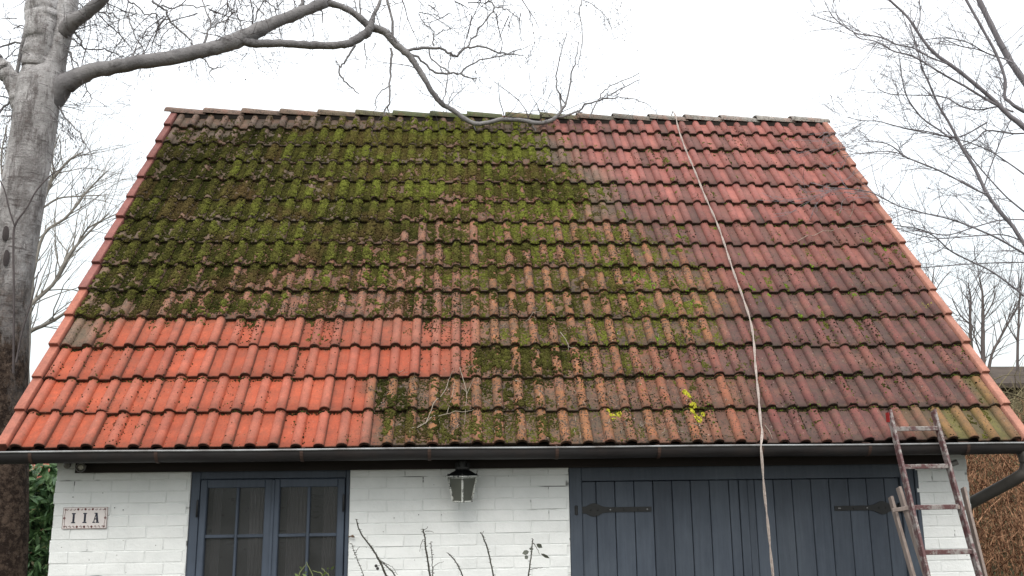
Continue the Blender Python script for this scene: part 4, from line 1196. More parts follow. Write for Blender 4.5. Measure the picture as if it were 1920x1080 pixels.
b3 = [(605, 4, BY+.6, 15), (640, 12, BY+.65, 12), (670, 30, BY+.7, 13), (695, 50, BY+.75, 15), (720, 60, BY+.8, 15), (745, 85, BY+.84, 14), (768, 106, BY+.86, 12), (790, 138, BY+.88, 10.5), (808, 168, BY+.9, 9.5), (828, 194, BY+.92, 10), (850, 207, BY+.92, 9), (870, 222, BY+.93, 9), (890, 232, BY+.94, 9), (915, 230, BY+.95, 8), (940, 224, BY+.96, 8), (980, 226, BY+.97, 8), (1010, 231, BY+.98, 8), (1035, 225, BY+.98, 8), (1048, 214, BY+.98, 6), (1056, 200, BY+.98, 4)]
TP, TRR, _ = limb(b3, 'branch', M_BRANCH, BIR, 10, wob=.03)
fine = [
 [(1050, 212, 2.5, 5), (1060, 195, 2.5, 4), (1066, 178, 2.5, 3.4), (1072, 140, 2.5, 3), (1080, 110, 2.5, 2.2), (1086, 80, 2.5, 1.6)],
 [(1053, 208, 2.5, 4), (1050, 175, 2.5, 3), (1042, 152, 2.5, 3), (1048, 120, 2.5, 2.2), (1056, 85, 2.5, 1.8), (1062, 64, 2.5, 1.2)],
 [(1060, 195, 2.5, 2.6), (1052, 180, 2.5, 2.2), (1045, 166, 2.5, 1.8)],
 [(1045, 220, 2.5, 5), (1070, 213, 2.5, 4), (1090, 204, 2.5, 3.6), (1100, 195, 2.5, 3.4), (1125, 188, 2.5, 3), (1140, 180, 2.5, 2.8), (1155, 172, 2.5, 2.4), (1175, 160, 2.5, 2), (1200, 135+14, 2.5, 1.6)],
 [(1082, 208, 2.5, 3), (1092, 210, 2.5, 2)],
 [(1106, 219, 2.45, 2.6), (1120, 190, 2.48, 2.6), (1132, 172, 2.5, 2.4), (1142, 163, 2.5, 2), (1165, 152, 2.5, 1.8), (1200, 136, 2.5, 1.4)],
 [(1130, 185, 2.5, 2.4), (1160, 183, 2.5, 2), (1180, 184, 2.5, 1.8), (1200, 190, 2.5, 1.6), (1220, 200, 2.5, 1.2), (1232, 214, 2.5, 1)],
 [(1092, 0, 2.6, 2), (1087, 20, 2.6, 2.2), (1090, 45, 2.6, 2), (1092, 75, 2.6, 1.8), (1088, 105, 2.6, 1.5), (1083, 130, 2.6, 1.1)],
 [(1092, 0, 2.6, 1.6), (1110, 8, 2.6, 1.6), (1128, 22, 2.6, 1.4), (1142, 42, 2.6, 1.2), (1152, 75, 2.6, 1)],
 [(752, 96, 2.36, 7), (775, 92, 2.4, 6), (800, 89, 2.42, 6), (825, 92, 2.44, 5), (845, 102, 2.46, 5), (856, 104, 2.47, 5), (870, 92, 2.48, 4.4), (890, 88, 2.5, 4), (910, 89, 2.5, 3.6), (935, 99, 2.5, 3.2), (955, 101, 2.5, 2.4), (980, 104, 2.5, 1.6)],
 [(768, 100, 2.36, 5), (790, 112, 2.38, 4.6), (805, 128, 2.4, 4.4), (822, 138, 2.42, 4.4), (845, 138, 2.44, 4), (864, 140, 2.46, 3.6), (885, 147, 2.48, 2.6), (893, 146, 2.48, 2)],
 [(864, 140, 2.46, 3.6), (874, 126, 2.48, 3.2), (900, 112, 2.5, 2.8), (930, 107, 2.5, 2.4), (950, 100, 2.5, 1.8), (1000, 82, 2.5, 1.1)],
 [(804, 92, 2.42, 3), (806, 106, 2.42, 3), (822, 122, 2.43, 2.8), (838, 132, 2.44, 2.6), (845, 138, 2.44, 2.2)],
 [(870, 92, 2.48, 3.4), (885, 75, 2.5, 3), (905, 45, 2.5, 2.8), (920, 28, 2.5, 2.8), (928, 14, 2.5, 3), (918, 2, 2.5, 3), (905, -20, 2.5, 3)],
 [(928, 14, 2.5, 2.6), (945, 16, 2.5, 2), (962, 25, 2.5, 1.6), (975, 40, 2.5, 1.2)],
 [(812, 86, 2.42, 3), (813, 65, 2.42, 2.4), (812, 56, 2.42, 2), (790, 43, 2.42, 1.6)], [(813, 66, 2.42, 2), (830, 58, 2.42, 1.8), (845, 53, 2.42, 1.4)],
 [(736, 75, 2.3, 6), (736, 40, 2.3, 5), (727, 0, 2.3, 5), (722, -30, 2.3, 5)],
 [(735, 92, 2.3, 4.6), (733, 120, 2.3, 4.4), (731, 155, 2.25, 4), (729, 190, 2.2, 3.6), (727, 200, 2.2, 3), (730, 212, 2.2, 2)],
 [(730, 160, 2.25, 2.4), (712, 174, 2.25, 2.2), (704, 190, 2.22, 2), (705, 208, 2.2, 1.6)],
 [(727, 200, 2.2, 3), (721, 208, 2.2, 2.6), (722, 214, 2.2, 2)],
 [(666, 86, 2.15, 4.4), (655, 104, 2.15, 4), (644, 118, 2.15, 3.6), (637, 130, 2.15, 3.6), (641, 147, 2.15, 3.2), (655, 160, 2.15, 2.8), (672, 175, 2.15, 2)],
 [(640, 127, 2.15, 2.8), (633, 120, 2.15, 2.6), (630, 113, 2.15, 2.2)],
 [(684, 82, 2.15, 2.4), (685, 100, 2.15, 2), (688, 112, 2.15, 1.6), (684, 130, 2.15, 1.2)],
 [(676, 28, 2.2, 3.4), (674, 0, 2.2, 3), (672, -20, 2.2, 3)], [(670, 25, 2.2, 2.4), (664, 0, 2.2, 2)],
 [(830, 195, 2.4, 2.2), (836, 165, 2.4, 2), (842, 120, 2.4, 1.6), (850, 95, 2.4, 1.3)],
 [(842, 195, 2.42, 1.8), (845, 180, 2.42, 1.6), (850, 170, 2.42, 1.4), (848, 150, 2.42, 1.2)],
 [(888, 234, 2.44, 2), (892, 246, 2.44, 1.6)], [(998, 232, 2.44, 2), (1004, 246, 2.44, 1.6)],
 # spray in front of the sky beside the trunk
 [(30, 140, 2.0, 7), (42, 90, 2.0, 7), (50, 55, 2.0, 8), (58, 25, 2.0, 7)], [(58, 82, 2.0, 4), (30, 83, 2.0, 4), (8, 84, 2.0, 3.4), (-10, 92, 2.0, 3)],
 [(32, 142, 2.0, 3), (42, 134, 2.0, 3.4), (60, 132, 2.0, 3)], [(25, 55, 2.0, 2.4), (38, 48, 2.0, 2.6), (50, 52, 2.0, 2.6)],
 [(20, 185, 1.7, 4), (10, 200, 1.7, 4), (-5, 215, 1.7, 4)],
 [(136, 48, 1.5, 4), (143, 66, 1.5, 3.6), (152, 76, 1.5, 3.4), (154, 88, 1.5, 3), (165, 92, 1.6, 2.8), (190, 90, 1.7, 2.6), (207, 97, 1.75, 2.2), (222, 104, 1.8, 1.8), (240, 107, 1.8, 1.4)],
 [(126, 68, 1.5, 3), (140, 76, 1.5, 2.8), (152, 86, 1.5, 2.8)], [(122, 95, 1.5, 3.2), (132, 98, 1.5, 3), (135, 110, 1.5, 2.6), (145, 120, 1.5, 2.4), (147, 131, 1.5, 2)],
 [(152, 84, 1.5, 2), (138, 87, 1.5, 2), (122, 94, 1.5, 1.8)],
 [(175, 22, 1.4, 3), (195, 22, 1.5, 3), (212, 27, 1.55, 2.8), (222, 38, 1.6, 2.4), (222, 55, 1.6, 2.2), (229, 72, 1.6, 2), (220, 86, 1.6, 1.6)],
 [(196, 24, 1.5, 2.4), (208, 40, 1.5, 2), (216, 50, 1.5, 1.8)],
 [(158, 150, 1.5, 2.6), (163, 168, 1.5, 2.2), (170, 180, 1.5, 1.8), (168, 196, 1.5, 1.4)], [(163, 170, 1.5, 2), (157, 182, 1.5, 1.5)],
 [(108, 192, 1.5, 3.6), (116, 212, 1.5, 3.4), (126, 226, 1.5, 3), (138, 237, 1.5, 2.6), (148, 250, 1.5, 2.2), (160, 270, 1.5, 1.8), (176, 300, 1.5, 1.3)],
 [(240, 2, 1.8, 3), (252, 8, 1.8, 3), (264, 18, 1.8, 2.6), (276, 27, 1.85, 2.4), (292, 27, 1.85, 2.2), (305, 35, 1.9, 2), (318, 35, 1.9, 2)],
 [(283, 0, 1.9, 5), (298, 12, 1.9, 4.6), (311, 20, 1.95, 4.4), (322, 42, 2.0, 3.8), (345, 62, 2.0, 3.4), (355, 75, 2.0, 3), (364, 86, 1.9, 3)],
 [(272, 108, 1.75, 2), (266, 88, 1.8, 2.2), (255, 72, 1.8, 2.2), (246, 50, 1.85, 2.2), (241, 28, 1.85, 2.2), (250, 10, 1.9, 2)],
 [(302, 10, 1.95, 3), (325, 16, 2.0, 2.6), (345, 10, 2.0, 2.4), (370, 14, 2.0, 2.2), (392, 10, 2.0, 2)], [(296, 102, 1.75, 1.6), (302, 84, 1.8, 1.8), (308, 62, 1.9, 1.8), (326, 50, 2, 1.8)],
 [(383, 82, 1.85, 5), (388, 62, 1.9, 4), (395, 48, 1.95, 3.4), (390, 30, 1.95, 2.8), (382, 8, 1.95, 2.4), (378, -10, 2, 2)],
 [(394, 52, 1.95, 3), (410, 42, 2, 2.6), (428, 38, 2, 2.2), (440, 40, 2, 1.6)], [(396, 45, 1.95, 2.6), (404, 36, 2, 2.2), (402, 28, 2, 1.8)],
 [(479, 38, 2.0, 3), (480, 25, 2.0, 3), (486, 15, 2.0, 2.6), (493, 0, 2.0, 2)], [(494, 28, 2.0, 2), (484, 16, 2, 2), (470, 4, 2, 2)],
 [(520, 17, 2.0, 3), (510, 10, 2.0, 2.6), (498, 0, 2.0, 2.4)], [(520, 15, 2.0, 2.6), (528, 4, 2.0, 2.2)],
 [(598, 14, 2.1, 3), (604, 28, 2.1, 2.4), (606, 43, 2.1, 1.8)], [(562, 22, 2.1, 9), (566, 8, 2.1, 8), (570, -8, 2.1, 8)],
 [(375, 105, 1.7, 2.8), (386, 114, 1.7, 2.4), (390, 124, 1.7, 2.2), (400, 128, 1.7, 2), (415, 124, 1.7, 1.6), (424, 122, 1.7, 1.2)], [(399, 128, 1.7, 2), (393, 140, 1.7, 1.6), (404, 155, 1.7, 1.1)],
]
tw = Twigs(.10, 5, .42); tw2 = MB()
for ln in fine:
    P = []
    for u, v, Y, wpx in ln:
        q = at(u, v, Y); P.append((q.x, q.y, q.z, wpx/2*((q-CAMP).dot(FWD))/FPX))
    P = spline(P, 3); pts = [Vector(q[:3])+Vector((random.gauss(0, .006), random.gauss(0, .006), random.gauss(0, .006))) for q in P]
    tw2.tube(pts, [max(float(q[3]), .0015) for q in P], 5, False)
    for q in range(2, len(pts), 2):
        if random.random() < .62:
            t = (pts[q]-pts[q-1]).normalized(); a = Vector((random.gauss(0, 1), random.gauss(0, .7), random.gauss(0, 1)))
            tw.grow(pts[q], t*.6+a.normalized(), random.uniform(.10, .32), min(float(P[q][3])*.6, .0032), 1 if float(P[q][3]) > .004 else 0, 3, .8, .6, (1, 3))
tw2.build('branchlets', M_BRANCH, BIR, smooth=True)['kind'] = 'stuff'
# fine spray from the thick branches
for P_, R_, cnt, dr in ((MP, MR, 60, 0), (TP, TRR, 30, 0)):
    for i in range(cnt):
        q = random.randint(4, len(P_)-2); up = random.choice((1, 1, 1, -1.0))
        d = Vector((random.gauss(.1, .7), random.gauss(.2, .6), up*random.uniform(.4, 1)))
        L = random.uniform(.25, .7) if up > 0 else random.uniform(.15, .4)
        tw.grow(P_[q], d, L, random.uniform(.003, .0075) if up > 0 else .003, 2 if up > 0 else 1, 3, .8, .62, (1, 3))
for i in range(40):
    q = at(random.uniform(-20, 110), random.uniform(-30, 280), random.uniform(1.7, 2.6))
    tw.grow(q, Vector((random.gauss(-.2, .7), random.gauss(0, .6), random.gauss(-.1, .7))), random.uniform(.3, .8), random.uniform(.004, .009), 2, 3, .8, .62, (2, 3))
for (u, v) in [(random.uniform(130, 560), random.uniform(-60, 30)) for _ in range(60)] + [(random.uniform(700, 980), random.uniform(-40, 30)) for _ in range(34)]:
    q = at(u, v, random.uniform(1.8, 2.8)); tw.grow(q, Vector((random.gauss(0, .6), random.gauss(0, .4), random.gauss(-.6, .4))), random.uniform(.3, .7), random.uniform(.004, .0085), 2, 3, .85, .62, (2, 3))
tw.m.build('twigs', M_TWIG, BIR).__setitem__('kind', 'stuff')
# hanging strings with catkins
cat = MB(); strg = MB(); rr = random.Random(3)
def catkin(q, L=.022):
    d = Vector((rr.gauss(0, .25), rr.gauss(0, .25), -1)).normalized(); cat.tube([q, q+d*L*.35, q+d*L*.75, q+d*L], [.0012, .0030, .0028, .0008], 5, False)
def hang(u, v, Y, L, lean=0):
    p_ = at(u, v, Y); pts = [p_]; d = Vector((lean+rr.gauss(0, .2), 0, -1))
    for i in range(7): d = (d+Vector((rr.gauss(0, .16), rr.gauss(0, .1), -.06))).normalized(); pts.append(pts[-1]+d*L/7)
    strg.tube(pts, [.0016*(1-.08*i) for i in range(8)], 3, False)
    for q in pts[1:]:
        for z in range(rr.randint(0, 2)): catkin(q+Vector((rr.gauss(0, .02), rr.gauss(0, .02), 0)), rr.uniform(.016, .03))
for i in range(170):
    u = rr.choice((rr.uniform(130, 520), rr.uniform(640, 1010), rr.uniform(960, 1180))); v = rr.uniform(-60, 110)
    if u > 1100: v = rr.uniform(-20, 60)
    hang(u, v, rr.uniform(2.0, 2.9), rr.uniform(.15, .55), rr.uniform(-.1, .25))
for i in range(16): hang(rr.uniform(105, 170), rr.uniform(195, 250), 1.6, rr.uniform(.2, .7), .15)
for i in range(16): hang(rr.uniform(0, 25), rr.uniform(150, 290), 1.7, rr.uniform(.2, .6), 0)
for ln in fine[:12]:
    for (u, v, Y, wpx) in ln[1:]:
        for z in range(4):
            q = at(u+rr.gauss(0, 9), v+rr.gauss(3, 8), Y); catkin(q, rr.uniform(.014, .026)); strg.tube([q, q+Vector((rr.gauss(0, .02), 0, .03))], .0011, 3, False)
strg.build('hanging_twigs', M_TWIG, BIR).__setitem__('kind', 'stuff'); cat.build('catkins', M_TWIG, BIR).__setitem__('kind', 'stuff')
# suckers in front of the trunk
sk = MB()
for ln in ([(25, 700, 1.2, 4), (26, 560, 1.2, 4), (25, 470, 1.2, 4), (28, 423, 1.22, 4), (50, 390, 1.22, 3), (70, 355, 1.25, 3), (100, 325, 1.3, 2.4), (130, 310, 1.35, 1.6)],
           [(27, 423, 1.2, 3), (18, 395, 1.2, 3), (8, 355, 1.2, 2.6), (-5, 330, 1.2, 2)], [(30, 680, 1.2, 4), (42, 620, 1.2, 3.4), (60, 560, 1.2, 3), (72, 510, 1.3, 2)]):
    P = spline([(*at(u, v, Y), wpx/2*7/FPX) for u, v, Y, wpx in ln], 4); sk.tube([Vector(q[:3]) for q in P], [float(q[3]) for q in P], 5, False)
sk.build('suckers', M_TWIG, BIR).__setitem__('kind', 'stuff')
for u, v, a_, b_ in ((9, 437, 7, 15), (10, 483, 6, 16)):
    m = MB(); c = at(u, v, BY-.185)
    for i in range(14):
        an = 2*math.pi*i/14; m.v.append((c.x+a_/FPX*7.1*math.cos(an), c.y+.02*abs(math.cos(an)), c.z+b_/FPX*7.1*math.sin(an)))
    m.v.append((c.x, c.y-.02, c.z)); n0 = len(m.v)-15
    for i in range(14): m.f.append((n0+i, n0+(i+1) % 14, n0+14))
    m.build('branch_scar', bpy.data.materials.get('dark_scar') or simple('dark_scar', (.075, .065, .065), .95, .1), BIR, smooth=True)

# --- smooth barked tree reaching in from the right
RT = thing('bare_tree', 'bare smooth grey tree reaching in from the right above the roof edge', 'tree', (10.2, 2.4, 0))
rl = [
 [(2010, 320, 2.2, 11.9), (1920, 238, 2.2, 10.2), (1890, 215, 2.2, 8.5), (1860, 185, 2.2, 7.6), (1800, 135, 2.2, 6.8), (1750, 98, 2.2, 6.0), (1722, 62, 2.2, 4.7), (1700, 30, 2.2, 4.2), (1668, 0, 2.2, 3.8), (1640, -30, 2.2, 3.4)],
 [(2000, 270, 2.5, 18.7), (1920, 152, 2.5, 11.9), (1890, 108, 2.5, 11.0), (1865, 60, 2.5, 10.2), (1838, 5, 2.5, 9.3), (1820, -40, 2.5, 8.5)],
 [(1990, 225, 2.3, 11.9), (1920, 208, 2.3, 7.6), (1892, 190, 2.3, 6.0), (1884, 180, 2.3, 5.1), (1885, 150, 2.3, 5.1), (1868, 102, 2.3, 5.1), (1840, 50, 2.3, 5.1), (1812, 0, 2.3, 5.1), (1800, -30, 2.3, 4.2)],
 [(2000, 560, 2.4, 10.2), (1922, 460, 2.4, 7.6), (1901, 427, 2.4, 7.6), (1880, 403, 2.4, 7.2), (1859, 376, 2.4, 6.8), (1844, 350, 2.4, 6.4), (1827, 314, 2.4, 6.0), (1806, 281, 2.4, 5.5), (1790, 250, 2.4, 5.1), (1777, 226, 2.4, 4.7), (1765, 207, 2.4, 4.2), (1753, 183, 2.4, 3.8), (1741, 154, 2.4, 3.4), (1730, 130, 2.4, 3.1), (1724, 108, 2.4, 2.5), (1714, 72, 2.4, 2.4), (1705, 45, 2.4, 1.6)],
 [(1850, 362, 2.35, 3.4), (1838, 360, 2.3, 3.4), (1791, 335, 2.2, 3.4), (1750, 315, 2.1, 3.1), (1702, 296, 2.0, 2.9), (1678, 278, 1.95, 2.4), (1658, 268, 1.9, 2.0), (1620, 265, 1.85, 1.2)],
 [(1702, 297, 2.0, 2.2), (1680, 286, 1.9, 2.0), (1650, 284, 1.9, 1.8), (1620, 287, 1.85, 1.5), (1580, 290, 1.8, 1.1)],
 [(1940, 485, 2.0, 4.2), (1920, 475, 2.0, 4.2), (1871, 447, 1.9, 3.7), (1821, 425, 1.85, 3.4), (1779, 410, 1.8, 3.1), (1735, 400, 1.75, 2.9), (1690, 388, 1.7, 2.5), (1658, 373, 1.65, 2.4), (1631, 360, 1.6, 2.2), (1590, 354, 1.55, 1.8), (1548, 352, 1.5, 1.2)],
 [(1960, 590, 2.3, 4.2), (1920, 555, 2.3, 3.8), (1901, 539, 2.3, 3.6), (1856, 507, 2.3, 3.4), (1812, 486, 2.3, 3.1), (1779, 468, 2.2, 2.9), (1753, 444, 2.1, 2.5), (1726, 430, 2.0, 2.2), (1690, 424, 1.9, 2.2), (1664, 421, 1.8, 1.6)],
 [(1930, 492, 2.6, 2.5), (1890, 492, 2.6, 2.5), (1815, 495, 2.6, 2.2), (1753, 500, 2.5, 2.2), (1718, 502, 2.4, 1.4)],
 [(1900, 210, 2.3, 3.4), (1871, 200, 2.3, 3.4), (1837, 206, 2.3, 2.9), (1803, 200, 2.3, 2.5), (1774, 183, 2.3, 2.4), (1741, 179, 2.2, 2.2), (1700, 178, 2.1, 2.2), (1668, 176, 2.0, 1.8), (1644, 166, 2.0, 1.2)],
 [(1850, 230, 2.4, 3.4), (1796, 257, 2.4, 2.5), (1741, 247, 2.3, 2.4), (1700, 241, 2.2, 2.2), (1668, 233, 2.1, 2.2), (1644, 227, 2.0, 2.0), (1616, 226, 2.0, 1.8), (1589, 220, 1.9, 1.2)],
 [(1880, 203, 2.2, 5.1), (1844, 183, 2.2, 4.7), (1808, 161, 2.2, 4.2), (1782, 147, 2.2, 3.9), (1753, 130, 2.1, 3.6), (1731, 116, 2.1, 3.4), (1705, 103, 2.0, 2.9), (1678, 97, 2.0, 2.5), (1656, 85, 2.0, 2.2), (1640, 77, 2.0, 2.2), (1613, 72, 2.0, 1.8), (1600, 62, 2.0, 1.2)],
 [(1790, 127, 2.2, 3.4), (1777, 120, 2.2, 3.2), (1741, 106, 2.1, 3.1), (1712, 90, 2.1, 2.9), (1683, 84, 2.0, 2.7), (1656, 72, 2.0, 2.5), (1637, 67, 2.0, 2.4), (1608, 63, 2.0, 2.2), (1582, 49, 2.0, 2.2), (1560, 29, 2.0, 1.8), (1546, 2, 2.0, 1.4)],
 [(1580, 47, 2.0, 1.8), (1550, 38, 2.0, 1.6), (1520, 28, 2.0, 1.0)],
 [(1900, 118, 2.4, 3.4), (1885, 111, 2.4, 2.9), (1849, 99, 2.4, 2.5), (1813, 79, 2.3, 2.2), (1770, 71, 2.3, 2.4), (1729, 75, 2.2, 2.0)], [(1865, 105, 2.4, 2.5), (1830, 92, 2.4, 2.2), (1800, 86, 2.4, 2.2), (1770, 73, 2.4, 1.6)],
 [(1718, 58, 2.2, 2.5), (1725, 36, 2.2, 2.2), (1724, -5, 2.2, 2.2)],
 [(1785, 262, 2.4, 3.4), (1760, 243, 2.4, 3.1), (1729, 221, 2.4, 2.9), (1702, 185, 2.3, 2.5), (1692, 149, 2.2, 2.2), (1685, 101, 2.1, 1.4)],
 [(1920, 250, 2.6, 3.4), (1896, 250, 2.6, 3.4), (1850, 245, 2.6, 3.1), (1830, 262, 2.6, 2.5), (1800, 275, 2.6, 2.4)], [(1845, 350, 2.5, 2.5), (1862, 300, 2.5, 2.5), (1880, 255, 2.5, 2.2), (1895, 225, 2.5, 2.4)],
 [(1925, 400, 2.5, 3.4), (1890, 372, 2.5, 3.1), (1855, 335, 2.5, 2.7), (1825, 300, 2.5, 2.4), (1800, 270, 2.5, 2.4), (1770, 240, 2.5, 2.0)],
 [(1925, 330, 2.5, 3.1), (1890, 305, 2.5, 2.7), (1850, 280, 2.5, 2.5), (1800, 262, 2.5, 2.2), (1740, 250, 2.5, 2.0), (1690, 240, 2.4, 1.4)],
 [(1925, 412, 2.5, 2.5), (1880, 412, 2.5, 2.5), (1830, 425, 2.4, 2.4), (1780, 440, 2.3, 2.4), (1740, 436, 2.2, 2.0), (1700, 427, 2.1, 1.4)],
 [(1925, 455, 2.5, 2.5), (1880, 440, 2.5, 2.4), (1820, 443, 2.4, 2.2), (1760, 447, 2.3, 2.2), (1720, 440, 2.2, 1.8), (1670, 425, 2.0, 1.2)],
]
tw = Twigs(-.02, 9, .22)
for i, ln in enumerate(rl):
    Pp, Rr, _ = limb(ln, 'branch', M_RTREE, RT, 8 if ln[0][3] > 6 else 5, 4, wob=.02)
    for q in range(3, len(Pp)-1):
        if random.random() < (.72 if Rr[q] > .004 else .9):
            t = (Pp[q+1]-Pp[q]).normalized(); a = Vector((random.gauss(-.3, 1), random.gauss(0, .6), random.gauss(.1, 1))).normalized()
            tw.grow(Pp[q], t*.9+a*.9, random.uniform(.15, .65), min(Rr[q]*.6, .0048), random.choice((1, 1, 2)), 3, .6, .66, (1, 3))
# short spurs
for pts, r_ in list(tw.pts):
    for q in pts[1:]:
        if random.random() < .6: tw.m.tube([q, q+Vector((random.gauss(0, .012), random.gauss(0, .012), random.gauss(.008, .012)))], [.0018, .0010], 3, False)
tw.m.build('twigs', M_RTREE, RT).__setitem__('kind', 'stuff')
m = MB(); P = spline([(10.2, 2.4, -.05, .24), (10.15, 2.4, .6, .2), (10.0, 2.4, 1.6, .17), (9.6, 2.4, 2.6, .13), (*at(2000, 560, 2.4), .03)], 5); m.tube([Vector(q[:3]) for q in P], [float(q[3]) for q in P], 12)
P = spline([(10.0, 2.4, 1.6, .15), (10.0, 2.35, 3.0, .12), (9.7, 2.3, 4.0, .09), (*at(2000, 270, 2.5), .05)], 5); m.tube([Vector(q[:3]) for q in P], [float(q[3]) for q in P], 12)
P = spline([(9.95, 2.3, 3.2, .09), (9.7, 2.25, 3.7, .06), (*at(2005, 318, 2.2), .032)], 5); m.tube([Vector(q[:3]) for q in P], [float(q[3]) for q in P], 10)
m.build('trunk', M_RTREE, RT, smooth=True)

# --- trees farther off
def far_tree(name, label, base, lines, mat, seed, dens=.8, L=(.6, 1.8), tr=.012, droop=0, kink=.2, depth=2, sp=.65):
    t = thing(name, label, 'tree', base); tw = Twigs(droop, seed, kink)
    for i, ln in enumerate(lines):
        Pp, Rr, _ = limb(ln, 'trunk' if i == 0 else 'limb', mat, t, 7, 4, wob=.03)
        rr = random.Random(seed*31+i)
        for q in range(3, len(Pp)):
            if rr.random() < dens:
                tt = (Pp[min(q+1, len(Pp)-1)]-Pp[q-1]).normalized(); a = Vector((rr.gauss(0, 1), rr.gauss(0, .8), rr.gauss(.4, .8))).normalized()
                tw.grow(Pp[q], tt+a*.9, rr.uniform(*L), min(Rr[q]*.5, tr), depth, 3, sp, .62, (2, 3))
    tw.m.build('twigs', mat, t)['kind'] = 'stuff'; return t
WY = 9.0; wb = at(48, 760, WY)
far_tree('willow_tree', 'pale many limbed willow standing behind the birch trunk', (wb.x-.3, WY, 0.0), [
 [(40, 1100, WY, 20.4), (45, 800, WY, 19.0), (50, 600, WY, 16.3), (62, 480, WY, 12.2), (77, 395, WY, 9.5), (88, 350, WY, 7.5), (108, 325, WY, 5.4), (130, 300, WY, 4.1), (154, 286, WY, 2.7)],
 [(30, 690, WY+.3, 9.5), (49, 629, WY+.3, 8.2), (89, 607, WY+.3, 6.8), (130, 580, WY+.3, 5.4), (190, 520, WY+.3, 4.1), (225, 490, WY+.3, 2.7)],
 [(40, 610, WY-.3, 9.5), (53, 576, WY-.3, 8.2), (98, 535, WY-.2, 6.8), (117, 500, WY-.2, 6.1), (135, 470, WY-.1, 5.4), (178, 424, WY, 3.4), (205, 400, WY, 2.0)],
 [(60, 520, WY, 6.8), (82, 440, WY, 5.4), (120, 411, WY, 4.8), (144, 385, WY, 4.1), (164, 358, WY, 3.4), (200, 322, WY, 2.0)],
 [(110, 520, WY, 4.8), (154, 443, WY, 3.4), (173, 423, WY, 3.1), (212, 404, WY, 2.3), (235, 395, WY, 1.4)],
 [(70, 450, WY, 5.4), (82, 380, WY, 4.1), (100, 330, WY, 3.4), (98, 290, WY, 2.7), (112, 250, WY, 1.6)],
 [(80, 390, WY, 4.1), (110, 372, WY, 3.4), (150, 368, WY, 2.7), (200, 365, WY, 1.4)],
 [(20, 480, WY, 6.1), (10, 380, WY, 4.8), (2, 300, WY, 3.4), (12, 240, WY, 2.0)]], M_BG, 21, .95, (.5, 1.4), .012, 0, .24)
FY = 15.0; fb = at(1845, 740, FY)
far_tree('slender_tree', 'taller of two slender bare trees behind the right verge', (fb.x, FY, 0), [
 [(1848, 850, FY, 10), (1845, 720, FY, 8), (1843, 640, FY, 7.5), (1843, 590, FY, 6), (1842, 550, FY, 4), (1836, 520, FY, 2.4)],
 [(1850, 715, FY, 6), (1860, 665, FY, 5), (1880, 625, FY, 4), (1900, 590, FY, 3), (1912, 570, FY, 2)],
 [(1846, 680, FY, 3), (1830, 640, FY, 2.6), (1822, 610, FY, 2)], [(1843, 600, FY, 3), (1860, 570, FY, 2.4), (1868, 545, FY, 1.6)]], M_BG2, 5, 1.0, (.6, 1.8), .013, 0, .2, 2, .6)
fb = at(1822, 740, FY+1)
far_tree('slender_tree', 'lower of two slender bare trees, nearest the right verge tiles', (fb.x, FY+1, 0), [
 [(1832, 850, FY+1, 8), (1824, 680, FY+1, 6.5), (1820, 630, FY+1, 6), (1819, 590, FY+1, 5), (1820, 560, FY+1, 3.4), (1815, 530, FY+1, 2)],
 [(1822, 610, FY+1, 3), (1800, 590, FY+1, 2.4), (1785, 560, FY+1, 1.6)], [(1822, 650, FY+1, 3), (1800, 630, FY+1, 2), (1785, 620, FY+1, 1.5)]], M_BG2, 6, 1.0, (.6, 1.7), .013, 0, .2)
fb = at(1742, 740, FY+4)
far_tree('distant_bush_tree', 'fine twigged bare tree top just showing above the right verge', (fb.x, FY+4, 0), [
 [(1742, 850, FY+4, 8), (1742, 640, FY+4, 6), (1743, 560, FY+4, 4), (1748, 530, FY+4, 2.6), (1752, 500, FY+4, 1.4)],
 [(1743, 570, FY+4, 3), (1760, 535, FY+4, 2), (1780, 510, FY+4, 1.2)], [(1743, 560, FY+4, 2.6), (1730, 520, FY+4, 1.6), (1725, 495, FY+4, 1)]], M_BG2, 8, 1.0, (.6, 1.7), .012, 0, .2)
fb = at(1900, 740, FY+2)
far_tree('distant_bush_tree', 'thin bare tree beside the shed roof at the right edge', (fb.x, FY+2, 0), [
 [(1910, 850, FY+2, 7), (1908, 680, FY+2, 5), (1910, 600, FY+2, 4), (1912, 550, FY+2, 3), (1915, 520, FY+2, 2)],
 [(1908, 640, FY+2, 3), (1890, 610, FY+2, 2), (1880, 580, FY+2, 1.4)]], M_BG2, 12, 1.0, (.6, 1.8), .012, 0, .2)

# ------------------------------------------------------------------ shrubs, thicket, neighbours
def leaf_mass(name, label, cat_, boxp, n, mat, ls=(.05, .10), seed=1, parent=None, stems=None, fold=.3):
    rr = random.Random(seed); m = MB(); (x0, x1), (ya, yb), (z0, z1) = boxp
    cl = [(rr.uniform(x0, x1), rr.uniform(ya, yb), rr.uniform(z0, z1)) for _ in range(n//14+1)]
    for i in range(n):
        c = Vector(rr.choice(cl))+Vector((rr.gauss(0, .10), rr.gauss(0, .10), rr.gauss(0, .08)))
        d = Vector((rr.gauss(0, 1), rr.gauss(-.5, .8), rr.gauss(-.1, .8))).normalized(); L = rr.uniform(*ls); s_ = d.cross(Vector((rr.gauss(0, 1), rr.gauss(0, 1), 1))).normalized()
        up = d.cross(s_); w_ = L*.22
        m.add([c, c+d*L*.45+s_*w_+up*w_*fold, c+d*L*.45, c+d*L*.45-s_*w_+up*w_*fold, c+d*L], [(0, 1, 2), (0, 2, 3), (1, 4, 2), (2, 4, 3)])
    return m
